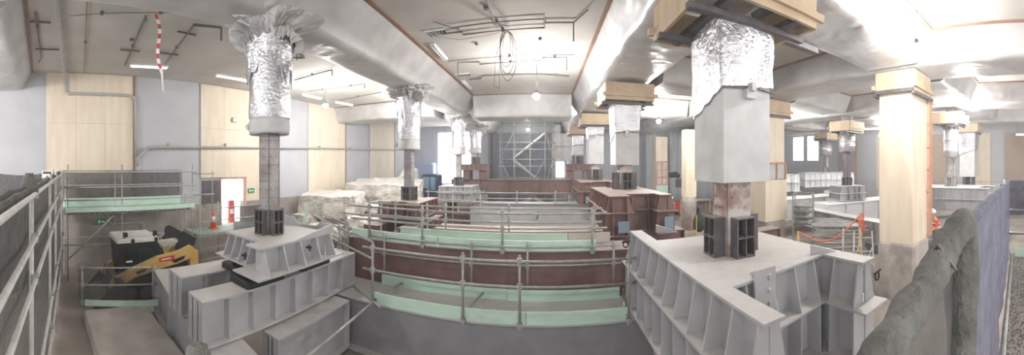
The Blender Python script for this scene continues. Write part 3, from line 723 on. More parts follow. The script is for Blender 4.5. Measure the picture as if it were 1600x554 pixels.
guard('single rail stepping down behind the near cap', [(-7.0,8.0),(-5.2,6.9),(-3.6,6.05)], [(-5.1,6.85)], (-1.7,-2.08), -2.97)
t = tag(MB().tube([(-3.3,3.3,-2.96),(-3.45,6.0,-2.9)], .026, 8).build('scaffold_tube', 'galv', None, True), 'loose tube spanning the pit from the post foot', 'scaffold tube')
t = tag(MB().tube([(-4.2,6.2,-2.86),(-3.2,5.7,-2.92)], .026, 8).build('scaffold_tube', 'galv', None, True), 'short tube stub lying on the girder end', 'scaffold tube')
for i,(x,y,z) in enumerate(((-3.5,5.95,-2.9),(-1.53,5.95,-2.9),(1.6,5.95,-2.9))):
    tag(MB().tube([(x-.05,y,z),(x+.2,y+1.2,z+.02)], .026, 8).build('scaffold_tube', 'galv', None, True), 'tie tube across the lowest girder top, '+['at its wall end','near its middle','at the big cap end'][i], 'scaffold tube', 'tie tubes on the lowest girder')
def board(label, p, q, z0, h=.24, m='green', group='mint green toe boards', th=.04):
    p = Vector((*p,0)); q = Vector((*q,0)); L = (q-p).length; a = math.atan2(q.y-p.y,q.x-p.x)
    mb = MB(Matrix.Translation((p.x,p.y,z0)) @ Matrix.Rotation(a,4,'Z'))
    n = max(4, int(L/.5))
    for i in range(n):
        x0, x1 = L*i/n, L*(i+1)/n
        mb.box(x0, x1+(.0), -th/2, th/2, .002, h)
    return tag(mb.build('toe_board', m), label, 'toe board', group)
board('long green toe board at front of the lowest girder, wall end', (-3.5,5.97), (-.35,5.97), -3.0)
board('green toe board at front of the lowest girder, big cap end', (-.33,5.97), (1.62,5.97), -3.0)
board('green toe board at back of the lowest girder, wall end', (-3.9,7.04), (-.55,7.04), -3.0)
board('green toe board at back of the lowest girder, big cap end', (-.8,7.0), (1.68,7.0), -3.0)
board('green toe board at front of the red girder, wall end', (-5.0,7.33), (-2.55,7.33), -2.0)
board('green toe board at front of the red girder, middle run', (-2.5,7.33), (1.2,7.33), -2.0)
board('green toe board at back of the red girder', (-3.9,8.12), (.6,8.12), -2.0)
board('bare grey toe board at the big cap end of the red girder', (.62,8.12), (1.7,8.12), -2.0, m='conc')
board('green board leaning low beside the near cap girder', (-5.3,8.75), (-3.9,8.6), -3.3, .5)

# ------------------------------------------------------------------ near barrier on the left, netted scaffold
def line(a, b, n): return [(a[0]+(b[0]-a[0])*i/n, a[1]+(b[1]-a[1])*i/n) for i in range(n+1)]
A, B = (-1.4,-.34), (-11.9,.77)
def on(x): return A[1]+(B[1]-A[1])*(x-A[0])/(B[0]-A[0])
t = thing('netted_barrier', 'tall netted tube barrier running off beside the concrete slab', 'barrier', (-3.55,on(-3.55),FLOOR))
for z in (-.33,-.82,-1.28,-2.56,-3.2):
    MB().tube([(A[0],A[1]+.05,z),(B[0],B[1]+.05,z)], .027, 10).build('rail', 'galvp', t, True)
for x in (-3.58,-6.2,-8.0,-11.0,-11.85):
    MB().tube([(x,on(x)+.0,FLOOR),(x,on(x)+.0,-.2)], .027, 10).build('post', 'galvp', t, True)
    mb = MB()
    for z in (-.33,-.82,-1.28,-2.56,-3.2): clampm(mb, (x,on(x)+.03,z))
    mb.build('clamp', 'galv', t, split=2)
mb = MB()
def fn(u, v):
    x = A[0]+(B[0]-A[0])*u; d = noise.noise(Vector((x*1.3,v*3,5)))*.035
    return (x, on(x)-.07+d, FLOOR+.1+(3.86)*v+(noise.noise(Vector((x*2,0,3)))*.04 if v > .95 else 0))
mb.grid(fn, 60, 14); mb.build('shade_net', 'net', t, True)
mb = MB(); pts = []; rad = []
for i in range(40):
    x = A[0]+(B[0]-A[0])*i/39; pts.append((x, on(x)-.03+.02*noise.noise(Vector((x*3,1,0))), -.3+.04*noise.noise(Vector((x*2,0,3))))); rad.append(.035+.02*noise.noise(Vector((x*4,2,0))))
mb.tube(pts, rad, 8); mb.build('rolled_net_edge', 'roll', t, True)
mb = MB(); x = -3.55; mb.lathe([(.09,-.34),(.1,-.26),(.07,-.16),(.03,-.1)], x, on(x)-.02, 12, .02, 3); mb.build('net_knot', 'roll', t, True)
t = thing('warning_sign', 'white warning sign with a black strip on the net corner', 'sign', (-9.5,.55,-.35))
Mx = Matrix.Translation((-10.4,.2,-.37)) @ Matrix.Rotation(.9,4,'Z')
MB(Mx).box(-.22,.22,-.012,.012,-.17,.15).build('board', 'white', t)
mb = MB(Mx); mb.box(-.18,.18,-.018,-.012,.05,.11); mb.build('black_strip', 'black', t)
mb = MB(Mx); mb.box(-.18,.18,-.018,-.012,.115,.135); mb.build('red_strip', 'redp', t)
# return panel of the barrier, behind it
t = thing('net_screen', 'sagging black net screen behind the near barrier corner', 'net', (-12.2,-.3,FLOOR))
mb = MB()
mb.grid(lambda u,v: (-9.3-2.6*u, -1.45+1.9*u+.05*noise.noise(Vector((u*5,v*3,8))), FLOOR+.1+(3.85)*v+(-.12*math.sin(u*PI)*v)), 24, 10)
mb.build('shade_net', 'net', t, True)
for x, y in ((-9.3,-1.45),(-11.9,.45)): MB().tube([(x,y,FLOOR),(x,y,-.2)], .026, 8).build('post', 'galv', t, True)
t = thing('notice_board', 'white notice with red emblem on the grey wall', 'sign', (-9.0,-1.42,-.9))
Mx = Matrix.Translation((-8.1,-1.35,-.92)) @ Matrix.Rotation(.95,4,'Z')
MB(Mx).box(-.2,.2,-.012,.012,-.28,.3).build('board', 'white', t); MB(Mx).box(-.1,.14,-.018,-.012,.05,.2).build('red_emblem', 'redp', t); MB(Mx).box(-.02,.14,-.018,-.012,-.2,-.05).build('black_emblem', 'black', t)
MB(Mx).bar((0,.06,-3.2),(0,.06,.2),.05,.05).build('stake', 'galv', t)

# ------------------------------------------------------------------ scaffold walkway along the wall
t = thing('scaffold_walkway', 'netted scaffold walkway along the plywood wall above the skid steer', 'scaffold', (-11.5,.9,FLOOR))
for x in (-11.45,-12.6):
    for y in (.95,2.95,5.85): MB().tube([(x,y,FLOOR),(x,y,-.02 if x > -12 else -.3)], .026, 8).build('standard', 'galv', t, True)
for x, zz in ((-11.4,(-.3,-.84,-1.3,-1.78,-2.9)),(-12.55,(-.3,-.84,-1.78,-2.9))):
    for z in zz: MB().tube([(x,.8,z),(x,6.0,z)], .026, 8).build('ledger', 'galv', t, True)
for y in (.95,2.95,5.85):
    MB().tube([(-11.3,y+.05,-1.82),(-12.75,y+.05,-1.82)], .026, 8).build('transom', 'galv', t, True)
for k in range(4):
    mb = MB(); mb.box(-12.55+k*.27,-12.3+k*.27,.85,5.95,-1.74,-1.69); mb.build('deck_board', 'deckgal', t)
mb = MB(); mb.box(-11.38,-11.34,.85,5.9,-1.72,-1.56); mb.build('toe_board', 'green', t)
mb = MB(); mb.box(-12.62,-12.58,.85,5.9,-1.72,-1.35); mb.build('back_toe_board', 'green', t)
mb = MB()
for i in range(24): mb.box(-11.36,-11.33,.95+i*.2,1.08+i*.2,-1.8,-1.74)
mb.build('plank_end', 'darksteel', t, split=1)
mb = MB(); mb.grid(lambda u,v: (-12.66+.03*noise.noise(Vector((u*8,v*3,1))), .85+5.1*u, -1.7+1.45*v), 30, 8); mb.build('shade_net', 'netfar', t, True)
mb = MB(); mb.tube([(-11.45,1.0,-3.4),(-11.45,2.6,-1.9)], .026, 8); mb.build('brace', 'galv', t, True)
t = thing('access_scaffold', 'lower scaffold landing in front of the bright doorway', 'scaffold', (-11.2,6.1,FLOOR))
for y in (6.05,7.7,9.3):
    for x in (-11.2,-12.5): MB().tube([(x,y,FLOOR),(x,y,-1.3 if y < 7 else -1.7)], .026, 8).build('standard', 'galv', t, True)
for z in (-1.8,-2.3,-2.9,-3.35,-3.8): MB().tube([(-11.15,5.95,z),(-11.15,9.5,z)], .024, 8).build('ledger', 'galv', t, True)
for k in range(4):
    mb = MB(); mb.box(-12.45+k*.3,-12.18+k*.3,6.0,9.45,-2.86,-2.81); mb.build('deck_board', 'deckgal', t)
mb = MB()
for i in range(13): mb.box(-11.16,-11.13,6.05+i*.26,6.2+i*.26,-2.93,-2.87)
mb.build('plank_end', 'darksteel', t, split=1)
mb = MB(); mb.grid(lambda u,v: (-11.24+.02*noise.noise(Vector((u*8,v*3,2))), 7.75+1.7*u, -2.8+1.0*v), 12, 6); mb.build('shade_net', 'netfar', t, True)
for z in (-.4,-1.25): MB().tube([(-11.5,5.9,z),(-11.5,6.9,z)], .024, 8).build('outrigger_tube', 'galv', t, True)
MB().tube([(-11.5,6.8,-2.0),(-11.5,6.8,-.3)], .024, 8).build('outrigger_tube', 'galv', t, True)
t = thing('traffic_cone', 'orange traffic cone with white band on the scaffold landing', 'cone', (-12.0,7.15,-2.81))
MB().cham(-12.18,-11.82,6.97,7.33,-2.81,-2.77,.02).build('foot', 'orange', t)
MB().lathe([(.14,-2.77),(.035,-2.05),(.02,-2.03)], -12.0, 7.15, 16).build('body', 'orange', t, True)
MB().lathe([(.108,-2.52),(.072,-2.28)], -12.0, 7.15, 16).build('reflective_band', 'white', t, True)
# low barrier at slab edge with net
t = guard('low netted guard rail between slab and skid steer', [(-9.0,1.0),(-8.5,3.2)], [(-8.95,1.15),(-8.52,3.1)], (-2.92,-3.4), -3.95, group='galvanised tube guard rails', ztop=-2.85)
mb = MB(); mb.grid(lambda u,v: (-9.0+.45*u-.05, 1.05+2.1*u, -3.85+.92*v+(-.1*math.sin(u*PI)*v)), 14, 6); mb.build('shade_net', 'thinnet', t, True)
board('green toe board on the slab edge before the skid steer', (-8.75,1.2), (-8.25,3.15), -3.9, .16)
o = MB().cham(-8.5,-5.2,1.15,2.85,FLOOR,-3.9,.04).build('trim_3', 'conc'); struct(o, 'raised concrete slab beside the netted barrier', 'slab')
mb = MB(); wrinkle_cyl(mb, -.47, .25, .018, .02, -1.75, -.325, .002, 2, 16, 10); mb.lathe([(.02,-.35),(.023,-.33),(.02,-.308),(.008,-.3)], -.47, .25, 14, .002, 2)
tag(mb.build('wrapped_post', 'roll', None, True), 'post end wrapped in grey net, poking up close to the eye', 'post')

# ------------------------------------------------------------------ barrier and walkway on the right
def onr(x): return .215+.083*x
t = thing('net_barrier', 'blue grey netted barrier with thick rolled top beside the walkway', 'barrier', (1.73,onr(1.73),-1.75))
mb = MB(); pts = []; rad = []
for i in range(34):
    u = i/33; x = .2+.95*u
    z = -.33+.11*u+.008*math.sin(u*9); y = onr(x)+.012*noise.noise(Vector((x*6,0,1)))
    pts.append((x,y,z)); rad.append(.024+.03*u+.008*noise.noise(Vector((x*8,3,0))))
mb.tube(pts, rad, 16)
for i,p in enumerate(mb.v):
    d = noise.noise(p*16)*.009+noise.noise(p*38)*.005; mb.v[i] = p+Vector((0,d,d))
mb.build('rolled_net_top', 'roll', t, True)
mb = MB(); x = 1.14; mb.lathe([(.05,-1.75),(.05,-1.0),(.055,-.6),(.068,-.4),(.06,-.26),(.04,-.19),(.012,-.17)], x, onr(x), 20, .014, 4); mb.build('net_wrapped_post', 'roll', t, True)
mb = MB(); mb.tube([(.78,onr(.8)-.055,-.27),(.8,onr(.8)+.0,-.215),(.82,onr(.8)+.055,-.27),(.8,onr(.8)+.04,-.33)], .004, 6); mb.build('tie_wire', 'darksteel', t)
def fr(u, v):
    x = 1.16+5.04*u; d = noise.noise(Vector((x*1.6,v*1.5,3)))*.06+noise.noise(Vector((x*5,v*1.2,7)))*.015
    top = -.24-.11*u+.015*noise.noise(Vector((x*4,0,0)))
    return (x, onr(x)+d*(1-.4*v), -1.72+(top+1.72)*v)
mb = MB(); mb.grid(fr, 60, 16); mb.build('shade_net', 'bluenet', t, True)
mb = MB(); mb.grid(lambda u,v: (.25+.9*u, onr(.25+.9*u)+.02+.02*noise.noise(Vector((u*4,v*2,9))), -1.72+(1.42)*v), 20, 8); mb.build('dark_net', 'darknet', t, True)
mb = MB(); pts = []; rad = []
for i in range(40):
    x = 1.16+5.04*i/39; pts.append((x, onr(x)+.01*noise.noise(Vector((x*5,0,2))), -.24-.1*i/39+.015*noise.noise(Vector((x*4,0,0))))); rad.append(.03+.012*noise.noise(Vector((x*7,1,0))))
mb.tube(pts, rad, 10); mb.build('rolled_net_edge', 'bluenet', t, True)
for x in (3.2,4.7,6.15): MB().tube([(x,onr(x)+.08,-1.75),(x,onr(x)+.08,-.3)], .026, 8).build('post', 'galv', t, True)
MB().tube([(2.2,onr(2.2)-.06,-1.7),(6.2,onr(6.2)-.06,-1.7)], .026, 8).build('foot_rail', 'galv', t, True)
mb = MB(); mb.grid(lambda u,v: (6.25+.03*noise.noise(Vector((u*6,v*3,4))), onr(6.2)-1.6*u, -1.0+(.68)*v), 20, 8); mb.build('end_net', 'bluenet', t, True)
for z in (-.9,-1.35): MB().tube([(6.22,onr(6.2),z),(6.22,-1.2,z)], .026, 8).build('end_rail', 'galv', t, True)
mb = MB(); mb.box(.2,6.2,-1.3,.05,-1.83,-1.76); o = mb
t = thing('grating_walkway', 'expanded metal walkway beside the blue net', 'walkway', (3,-.5,-1.83))
for i in range(3): 
    x0 = .2+2.0*i; mb = MB()
    mb.slab([(x0,-1.3,-1.83),(x0+1.99,-1.3,-1.83),(x0+1.99,onr(x0+1.99)-.02,-1.83),(x0,onr(x0)-.02,-1.83)], (0,0,.06)); mb.build('grating_panel', 'grate', t)
for x in (.4,3.2,6.0):
    MB().tube([(x,.1,FLOOR),(x,.1,-1.84)], .03, 8).build('prop_leg', 'galv', t, True); MB().tube([(x,-1.2,FLOOR),(x,-1.2,-1.84)], .03, 8).build('prop_leg', 'galv', t, True)
board('green toe board closing the end of the grating walkway', (6.1,-1.25), (6.1,.6), -1.77, .17)
# ------------------------------------------------------------------ skid steer
t = thing('skid_steer', 'yellow skid steer loader parked beside the stained wall', 'loader', (-9.6,3.2,FLOOR))
x0, x1 = -10.8, -9.2          # far and near flank
def side(poly, xa, xb, name, m, parent=t, sm=False):
    mb = MB(); mb.slab([(xa,y,z) for y,z in poly], (xb-xa,0,0)); return mb.build(name, m, parent)
side([(2.0,-3.75),(4.35,-3.75),(4.45,-3.3),(4.2,-2.95),(3.3,-2.85),(2.1,-3.2)], x0+.25, x1-.3, 'chassis', 'black')
for xx in (x0, x1-.34):
    mb = MB(); pr = []
    for yc, zc, a0, a1, r in ((4.2,-3.82,-PI/2,PI/2,.36),(2.3,-3.82,PI/2,3*PI/2,.36)):
        pr += [(yc+r*math.cos(a0+(a1-a0)*i/9), zc+r*math.sin(a0+(a1-a0)*i/9)) for i in range(10)]
    mb.slab([(xx,y,z) for y,z in pr], (.34,0,0)); tr = mb.build('track', 'rubber', t)
    for yc in (2.3,2.8,3.3,3.8,4.2): MB().tube([(xx-.01,yc,-3.85),(xx+.35,yc,-3.85)], .2, 14).build('roller', 'darksteel', tr)
cab = side([(2.02,-3.1),(1.95,-2.2),(2.05,-2.12),(3.2,-2.12),(3.45,-2.6),(3.45,-3.0)], x0+.3, x1-.22, 'cab', 'black')
side([(2.18,-3.0),(2.12,-2.32),(2.62,-2.3),(2.62,-2.92)], x1-.225, x1-.2, 'side_window', 'glass', cab)
side([(2.7,-2.9),(2.7,-2.3),(3.1,-2.3),(3.32,-2.62),(3.3,-2.8)], x1-.225, x1-.2, 'side_window', 'glass', cab)
MB().cham(x0+.25, x1-.15, 1.9, 3.25, -2.13, -1.98, .05).build('roof', 'cream', t)
MB().box(x1-.21,x1-.19,2.2,2.4,-2.82,-2.76).build('white_marking', 'white', cab)
for y in (2.1,3.05):
    mb = MB(); mb.box(x1-.3,x1-.15,y,y+.14,-1.92,-1.78); o = mb.build('work_light', 'black', t)
    MB().box(x1-.26,x1-.19,y-.012,y,-1.9,-1.8).build('lens', 'white', o); MB().bar((x1-.22,y+.07,-1.98),(x1-.22,y+.07,-1.91),.03,.03).build('bracket', 'black', o)
for y in (2.4,3.15): MB().box(x1-.18,x1-.12,y-.05,y+.05,-2.12,-2.0).build('roof_lamp', 'black', t)
arm = [(4.3,-2.38),(4.52,-2.62),(4.42,-2.82),(3.85,-2.98),(3.3,-3.08),(2.4,-3.3),(1.85,-3.66),(1.65,-3.6),(1.75,-3.3),(2.35,-2.98),(3.14,-2.66),(3.8,-2.58)]
for xx in (x0+.02, x1-.16):
    a = side(arm, xx, xx+.14, 'lift_arm', 'yellow')
    side([(3.75,-2.95),(4.05,-2.85),(4.1,-2.72),(3.6,-2.85)], xx+.135, xx+.15, 'dark_recess', 'black', a)
    side([(2.5,-3.2),(2.75,-3.1),(2.8,-3.02),(2.45,-3.1)], xx+.135, xx+.15, 'dark_recess', 'black', a)
    if xx > x0+.5:
        side([(3.2,-2.85),(3.72,-2.84),(3.72,-2.66),(3.2,-2.7)], xx+.138, xx+.152, 'red_label', 'redp', a)
        side([(3.28,-2.79),(3.6,-2.775),(3.6,-2.73),(3.28,-2.745)], xx+.15, xx+.156, 'white_lettering', 'white', a)
side([(4.3,-2.5),(4.62,-2.65),(4.62,-3.6),(4.35,-3.6)], x0+.1, x1-.12, 'rear_door', 'yellow')
for xx in (x0+.15, x1-.3):
    side([(3.85,-2.55),(4.0,-1.95),(4.15,-1.9),(4.6,-2.2),(4.5,-2.5),(4.3,-2.4),(4.1,-2.5)], xx, xx+.1, 'rear_link', 'black')
    MB().tube([(xx+.05,3.55,-2.5),(xx+.05,4.2,-2.05)], .045, 10).build('hydraulic_ram', 'galv', t, True)
side([(3.45,-2.75),(3.5,-2.5),(4.2,-2.42),(4.35,-2.7)], x0+.35, x1-.4, 'engine_hood', 'yellow')
for k in range(4): MB().bar((x1-.5-.2*k,3.5,-2.42),(x1-.5-.2*k,4.15,-2.38),.06,.05).build('hood_bar', 'cream', t)
bk = MB()
pr = [(1.95,-3.25),(1.75,-3.2),(1.85,-3.6),(1.7,-3.95),(1.2,-4.12),(1.18,-4.16),(1.8,-4.14),(2.1,-3.9),(2.12,-3.5)]
bk.slab([(x0-.05,y,z) for y,z in pr], (x1-x0+.1,0,0)); b = bk.build('bucket', 'darksteel', t)
for xx in (x0-.08, x1+.04): side([(1.95,-3.2),(1.15,-4.14),(2.1,-4.12),(2.15,-3.5)], xx, xx+.04, 'bucket_cheek', 'darksteel', b)

t.scale = (1,1,.87); t.location.y += .35
# ------------------------------------------------------------------ rubble pile
def chunk(label, c, s, rot=0, seed=0, tilt=0, amp=.23, name='concrete_block', m='rubble', sub=9, group='broken concrete blocks heaped at the wall'):
    mb = MB(Matrix.Translation(c) @ Matrix.Rotation(rot,4,'Z') @ Matrix.Rotation(tilt,4,'X'))
    # cube sphere blended toward a box, roughened
    def face(o, du, dv):
        def fn(u, v):
            p = Vector(o)+Vector(du)*u*2+Vector(dv)*v*2
            l = p.normalized()*1.25; q = p.lerp(l, .07)
            q = Vector((q.x*s[0]/2,q.y*s[1]/2,q.z*s[2]/2))
            d = noise.noise(q*1.1+Vector((seed*5,0,0)))*amp+noise.noise(q*3+Vector((0,seed*3,0)))*amp*.6
            return q+p.normalized()*d
        mb.grid(fn, sub, sub)
    for o, du, dv in (((-1,-1,-1),(0,1,0),(1,0,0)),((-1,-1,1),(1,0,0),(0,1,0)),((-1,-1,-1),(1,0,0),(0,0,1)),((-1,1,-1),(0,0,1),(1,0,0)),((-1,-1,-1),(0,0,1),(0,1,0)),((1,-1,-1),(0,1,0),(0,0,1))): face(o,du,dv)
    # weld the six faces into one skin
    key = {}; remap = []; nv = []
    for p in mb.v:
        k = (round(p.x,4),round(p.y,4),round(p.z,4))
        if k not in key: key[k] = len(nv); nv.append(p)
        remap.append(key[k])
    mb.v = nv; mb.f = [tuple(remap[i] for i in f) for f in mb.f]
    return tag(mb.build(name, m), label, 'rubble', group)
chunk('big flat topped broken block beside the near cap', (-11.2,14.4,-2.2), (3.2,2.4,1.1), .2, 1, .05)
chunk('pale square block under the flat topped slab', (-10.6,14.3,-3.48), (1.6,1.5,1.35), .1, 2)
chunk('dark rounded block at the wall end of the heap', (-12.15,13.6,-3.5), (1.5,2.0,1.4), .1, 3)
chunk('long tilted slab on top of the heap', (-10.1,18.8,-1.75), (4.8,2.6,1.2), .3, 4, .1)
chunk('wide block sloping down to the red cap', (-8.7,17.2,-3.3), (3.4,2.8,1.8), -.1, 5)
chunk('white faced block in the middle of the heap', (-8.8,14.1,-3.5), (1.4,1.4,1.4), .3, 6)
chunk('low broken block in front of the heap', (-10.2,12.5,-3.65), (1.8,1.1,1.1), .2, 7)
chunk('large buried block at the back wall side', (-11.75,17.6,-3.35), (2.0,3.0,1.7), .05, 8)
chunk('pale lump near the kneeling worker', (-8.3,12.8,-3.75), (.9,.8,.9), .6, 9)
rs = random.Random(3)
for i in range(14):
    x, y = -12.6+(i%7)*.62+rs.random()*.1, 10.9+(i//7)*.62+rs.random()*.1
    sz = .25+.16*rs.random()
    chunk('small broken concrete lump strewn before the heap', (x,y,FLOOR+sz*.4), (sz*1.3,sz,sz*.9), rs.random()*3, 20+i, 0, .06, 'concrete_lump', sub=4, group='small lumps before the rubble heap')
# long level boards: dark timber posts leaning
tag(MB().bar((-9.3,9.3,FLOOR),(-8.9,9.9,-1.6),.12,.1).build('green_prop', 'green'), 'pale green timber leaning upright behind the near cap', 'timber')

# ------------------------------------------------------------------ excavator beyond
ex, ey = -8.3, 23.6
t = thing('excavator', 'dark blue excavator cab in front of the daylight opening', 'excavator', (ex,ey,FLOOR))
for s in (-1,1):
    mb = MB(); pr = []
    for yc, a0 in ((1.4,-PI/2),(-1.4,PI/2)): pr += [(yc+.4*math.cos(a0+PI*i/8), .45+.4*math.sin(a0+PI*i/8)) for i in range(9)]
    mb.slab([(ex+s*1.0-.25,ey+y,FLOOR+z) for y,z in pr], (.5,0,0)); mb.build('track', 'rubber', t)
MB().cham(ex-1.2,ex+1.2,ey-1.6,ey+1.4,FLOOR+.9,FLOOR+2.1,.15).build('house', 'bluep', t)
c = MB().cham(ex-.62,ex+.62,ey-1.6,ey-.2,FLOOR+2.05,-.75,.12).build('cab', 'bluep', t)
M['cabglass'] = mat('pale_cab_glass', (120,150,170), rough=.1)
MB().box(ex-.5,ex+.05,ey-1.63,ey-1.6,FLOOR+2.4,-.95).build('front_window', 'cabglass', c)
MB().box(ex+.15,ex+.5,ey-1.63,ey-1.6,FLOOR+2.3,-.95).build('door_window', 'cabglass', c)
t2 = MB(); t2.tube([(ex-1.0,ey-1.3,-2.2),(ex-1.1,ey-1.6,-.5),(ex-1.5,ey-2.2,-.35),(ex-1.9,ey-3.2,-1.4)], [.2,.22,.2,.14], 10); t2.build('boom', 'cream', t)
t2 = MB(); t2.tube([(ex-1.9,ey-3.2,-1.3),(ex-1.75,ey-3.0,-2.8)], [.15,.12], 8); t2.build('dipper', 'cream', t)
MB().cham(ex-2.1,ex-1.4,ey-3.3,ey-2.7,-3.4,-2.75,.08).build('bucket', 'darksteel', t)

# ------------------------------------------------------------------ far stair scaffold with dark netting
t = thing('stair_scaffold', 'tall tube scaffold holding a zigzag stair at the far end', 'scaffold', (-1.5,28.2,FLOOR))
sx = (-3.8,-2.6,-1.2,.1,.8)
for x in sx:
    for y in (27.6,29.0): MB().tube([(x,y,FLOOR),(x,y,3.7)], .035, 6).build('standard', 'galv', t, True)
for z in (-1.2,-.2,.4,1.3,1.9,2.8,3.4):
    for y in (27.6,29.0): MB().tube([(-4.0,y,z),(1.0,y,z)], .032, 6).build('ledger', 'galv', t, True)
for x0_, z0_, x1_, z1_ in ((-2.7,.5,.05,2.7),(.3,-2.0,-2.7,.4)):
    for y in (27.8,28.6): MB().bar((x0_,y,z0_),(x1_,y,z1_),.05,.13).build('stair_stringer', 'galv', t)
    for i in range(11):
        f = (i+.5)/11; x = x0_+(x1_-x0_)*f; z = z0_+(z1_-z0_)*f
        MB().box(x-.13,x+.13,27.82,28.58,z-.02,z+.02).build('stair_tread', 'galv', t)
for p, q in (((-3.8,.4),(-2.6,2.8)),((.1,2.8),(.8,.4)),((-2.6,-2.0),(-3.8,.4)),((-1.2,-1.9),(.1,.4)),((.1,-2),(.8,.4))):
    MB().tube([(p[0],27.55,p[1]),(q[0],27.55,q[1])], .03, 6).build('diagonal_brace', 'galv', t, True)
M['haznet'] = netmat('blue_grey_far_net', (120,128,142), .1)
mb = MB(); mb.grid(lambda u,v: (-5.2+5.9*u, 29.5+.05*noise.noise(Vector((u*9,v*4,1))), FLOOR+.2+6.9*v), 24, 8)
tag(mb.build('debris_net', 'haznet', None, True), 'dark blue grey netting hung behind the stair scaffold', 'net')
for x in (-5.0,-4.5): tag(MB().box(x-.12,x+.12,28.8,29.2,FLOOR,3.0).build('steel_post', 'darksteel'), ['thin dark post at the outer end of the far netting','thin dark post next to the far stair scaffold'][x>-4.8], 'post')

# ------------------------------------------------------------------ ceiling services
ZT = 3.74
def run(label, pts, r=.022, m='conduit', group='black conduit runs on the ceiling', drops=(), name='conduit_run'):
    t = thing(name, label, 'conduit', (*pts[0],ZT), group)
    MB().tube([(x,y,ZT) for x,y in pts], r, 6).build('pipe', m, t)
    for x, y, h in drops: MB().tube([(x,y,ZT),(x,y,ZT-h)], r, 6).build('drop', m, t)
    k = 0
    for (xa,ya),(xb,yb) in zip(pts, pts[1:]):
        if math.hypot(xb-xa,yb-ya) > .8 and k < 3:
            xm, ym = (xa+xb)/2, (ya+yb)/2; k += 1
            MB().box(xm-.04,xm+.04,ym-.04,ym+.04,ZT-.03,ZC-.002).build('saddle', m, t)
    return t
run('stepped black conduit nearest the eye, mid ceiling', [(-2.9,8.74),(-2.3,8.76),(-2.32,8.97),(.02,8.79),(.03,8.48),(.78,8.43),(1.06,7.7)], .018, drops=((.78,8.43,.5),))
run('thinner grey conduit beside the stepped one, mid ceiling', [(-2.84,7.94),(-2.48,8.44),(.0,8.26),(.0,8.46)], .014, 'conduit')
run('second stepped black conduit, mid ceiling', [(-3.14,11.37),(-2.36,11.5),(-2.4,11.77),(-.05,11.58),(-.04,11.28),(.79,11.18)], .018, drops=((-3.14,11.37,.45),(.79,11.18,.45)))
run('straight thin wire conduit beside the second stepped one', [(-3.45,11.14),(1.07,10.94)], .012)
run('third stepped conduit, fainter, near the cross beam', [(-3.31,13.83),(-2.77,13.76),(-2.59,13.34),(-.05,13.38),(1.08,13.62)], .024)
run('short grey conduit coming from behind over the coil', [(-1.31,5.5),(-1.29,8.75)], .018, 'pipe')
run('dark conduit from the hatch end to the plywood wall', [(-7.67,2.59),(-11.77,3.14)], .03, drops=((-7.67,2.59,.12),))
run('angled black conduit ending over the fluorescent lamp', [(-11.11,4.51),(-7.66,3.95),(-7.43,4.68)], .03, drops=((-7.43,4.68,.35),))
run('kinked black conduit by the short wrapped beam', [(-7.92,-.15),(-9.54,-.08),(-11.26,.0),(-11.8,-.1)], .025)
for i,(a,b,l) in enumerate((((-8.41,-.3),(-8.48,.25),'short cross bar nearest the short wrapped beam'),((-10.44,-.2),(-10.46,.58),'short cross bar toward the plywood, by the wrapped beam'),((-10.16,2.56),(-10.13,3.22),'short cross bar on the conduit above the tape'),((-8.23,3.73),(-8.24,4.32),'short cross bar on the angled conduit, inner'),((-10.05,3.91),(-10.0,4.57),'short cross bar on the angled conduit, outer'))):
    run(l, [a,b], .03)
run('hooked conduit just past the nearest round column', [(-7.96,7.97),(-7.68,8.24),(-7.5,7.7)], .026, drops=((-7.5,7.7,.25),))
run('paired conduit behind the nearest round column', [(-10.04,10.15),(-7.82,10.03)], .028, drops=((-7.82,10.03,.25),))
run('sagging thin conduit toward the second round column', [(-11.05,12.22),(-9.5,12.6),(-7.95,12.67)], .02, drops=((-7.95,12.67,.2),))
run('thin conduit over the wall bulb', [(-11.41,15.17),(-8.15,14.57)], .02)
run('straight conduit before the rounded wrapped beam', [(-11.18,17.1),(-8.73,17.1)], .02)
run('long brown expansion line across the ceiling by the wall', [(-6.5,.95),(-13.1,1.76)], .018, 'brownline')
run('thin surface wire curving across the near ceiling', [(-8.06,.73),(-7.59,2.27),(-7.15,3.5)], .01)
def fluo(label, p, q, lit):
    a = Vector((*p,ZC)); b = Vector((*q,ZC)); n = (b-a).normalized(); u = Vector((-n.y,n.x,0))
    t = thing('fluorescent_lamp', label, 'lamp', (p[0],p[1],ZC-.1), 'fluorescent fittings on the ceiling')
    MB().slab([a-u*.08+Vector((0,0,-.06)),b-u*.08+Vector((0,0,-.06)),b+u*.08+Vector((0,0,-.06)),a+u*.08+Vector((0,0,-.06))], (0,0,.06)).build('housing', 'white', t)
    for s in (-.045,.045): MB().tube([a+n*.05+u*s+Vector((0,0,-.085)),b-n*.05+u*s+Vector((0,0,-.085))], .02, 8).build('tube', 'tube' if lit else 'tubeoff', t, True)
fluo('twin tube fitting under the tape strip by the plywood', (-11.72,3.32), (-11.5,4.81), 1)
fluo('twin tube fitting above the doorway panel', (-11.54,7.01), (-11.53,8.69), 1)
fluo('twin tube fitting behind the nearest round column', (-11.83,12.6), (-11.79,14.1), 1)
fluo('twin tube fitting before the rounded wrapped beam', (-11.73,15.4), (-11.5,16.9), 1)
fluo('twin tube fitting tucked against the long wrapped beam', (-6.75,8.0), (-6.85,9.4), 1)
fluo('twin tube fitting beside the ceiling hatch, mid ceiling', (-3.45,9.46), (-3.48,11.0), 0)
fluo('twin tube fitting farther on near the cross beam', (-3.65,14.1), (-3.65,15.6), 0)
t = thing('tube_lamp', 'single lit tube lamp hanging before the brown board', 'lamp', (25.1,1.8,2.3))
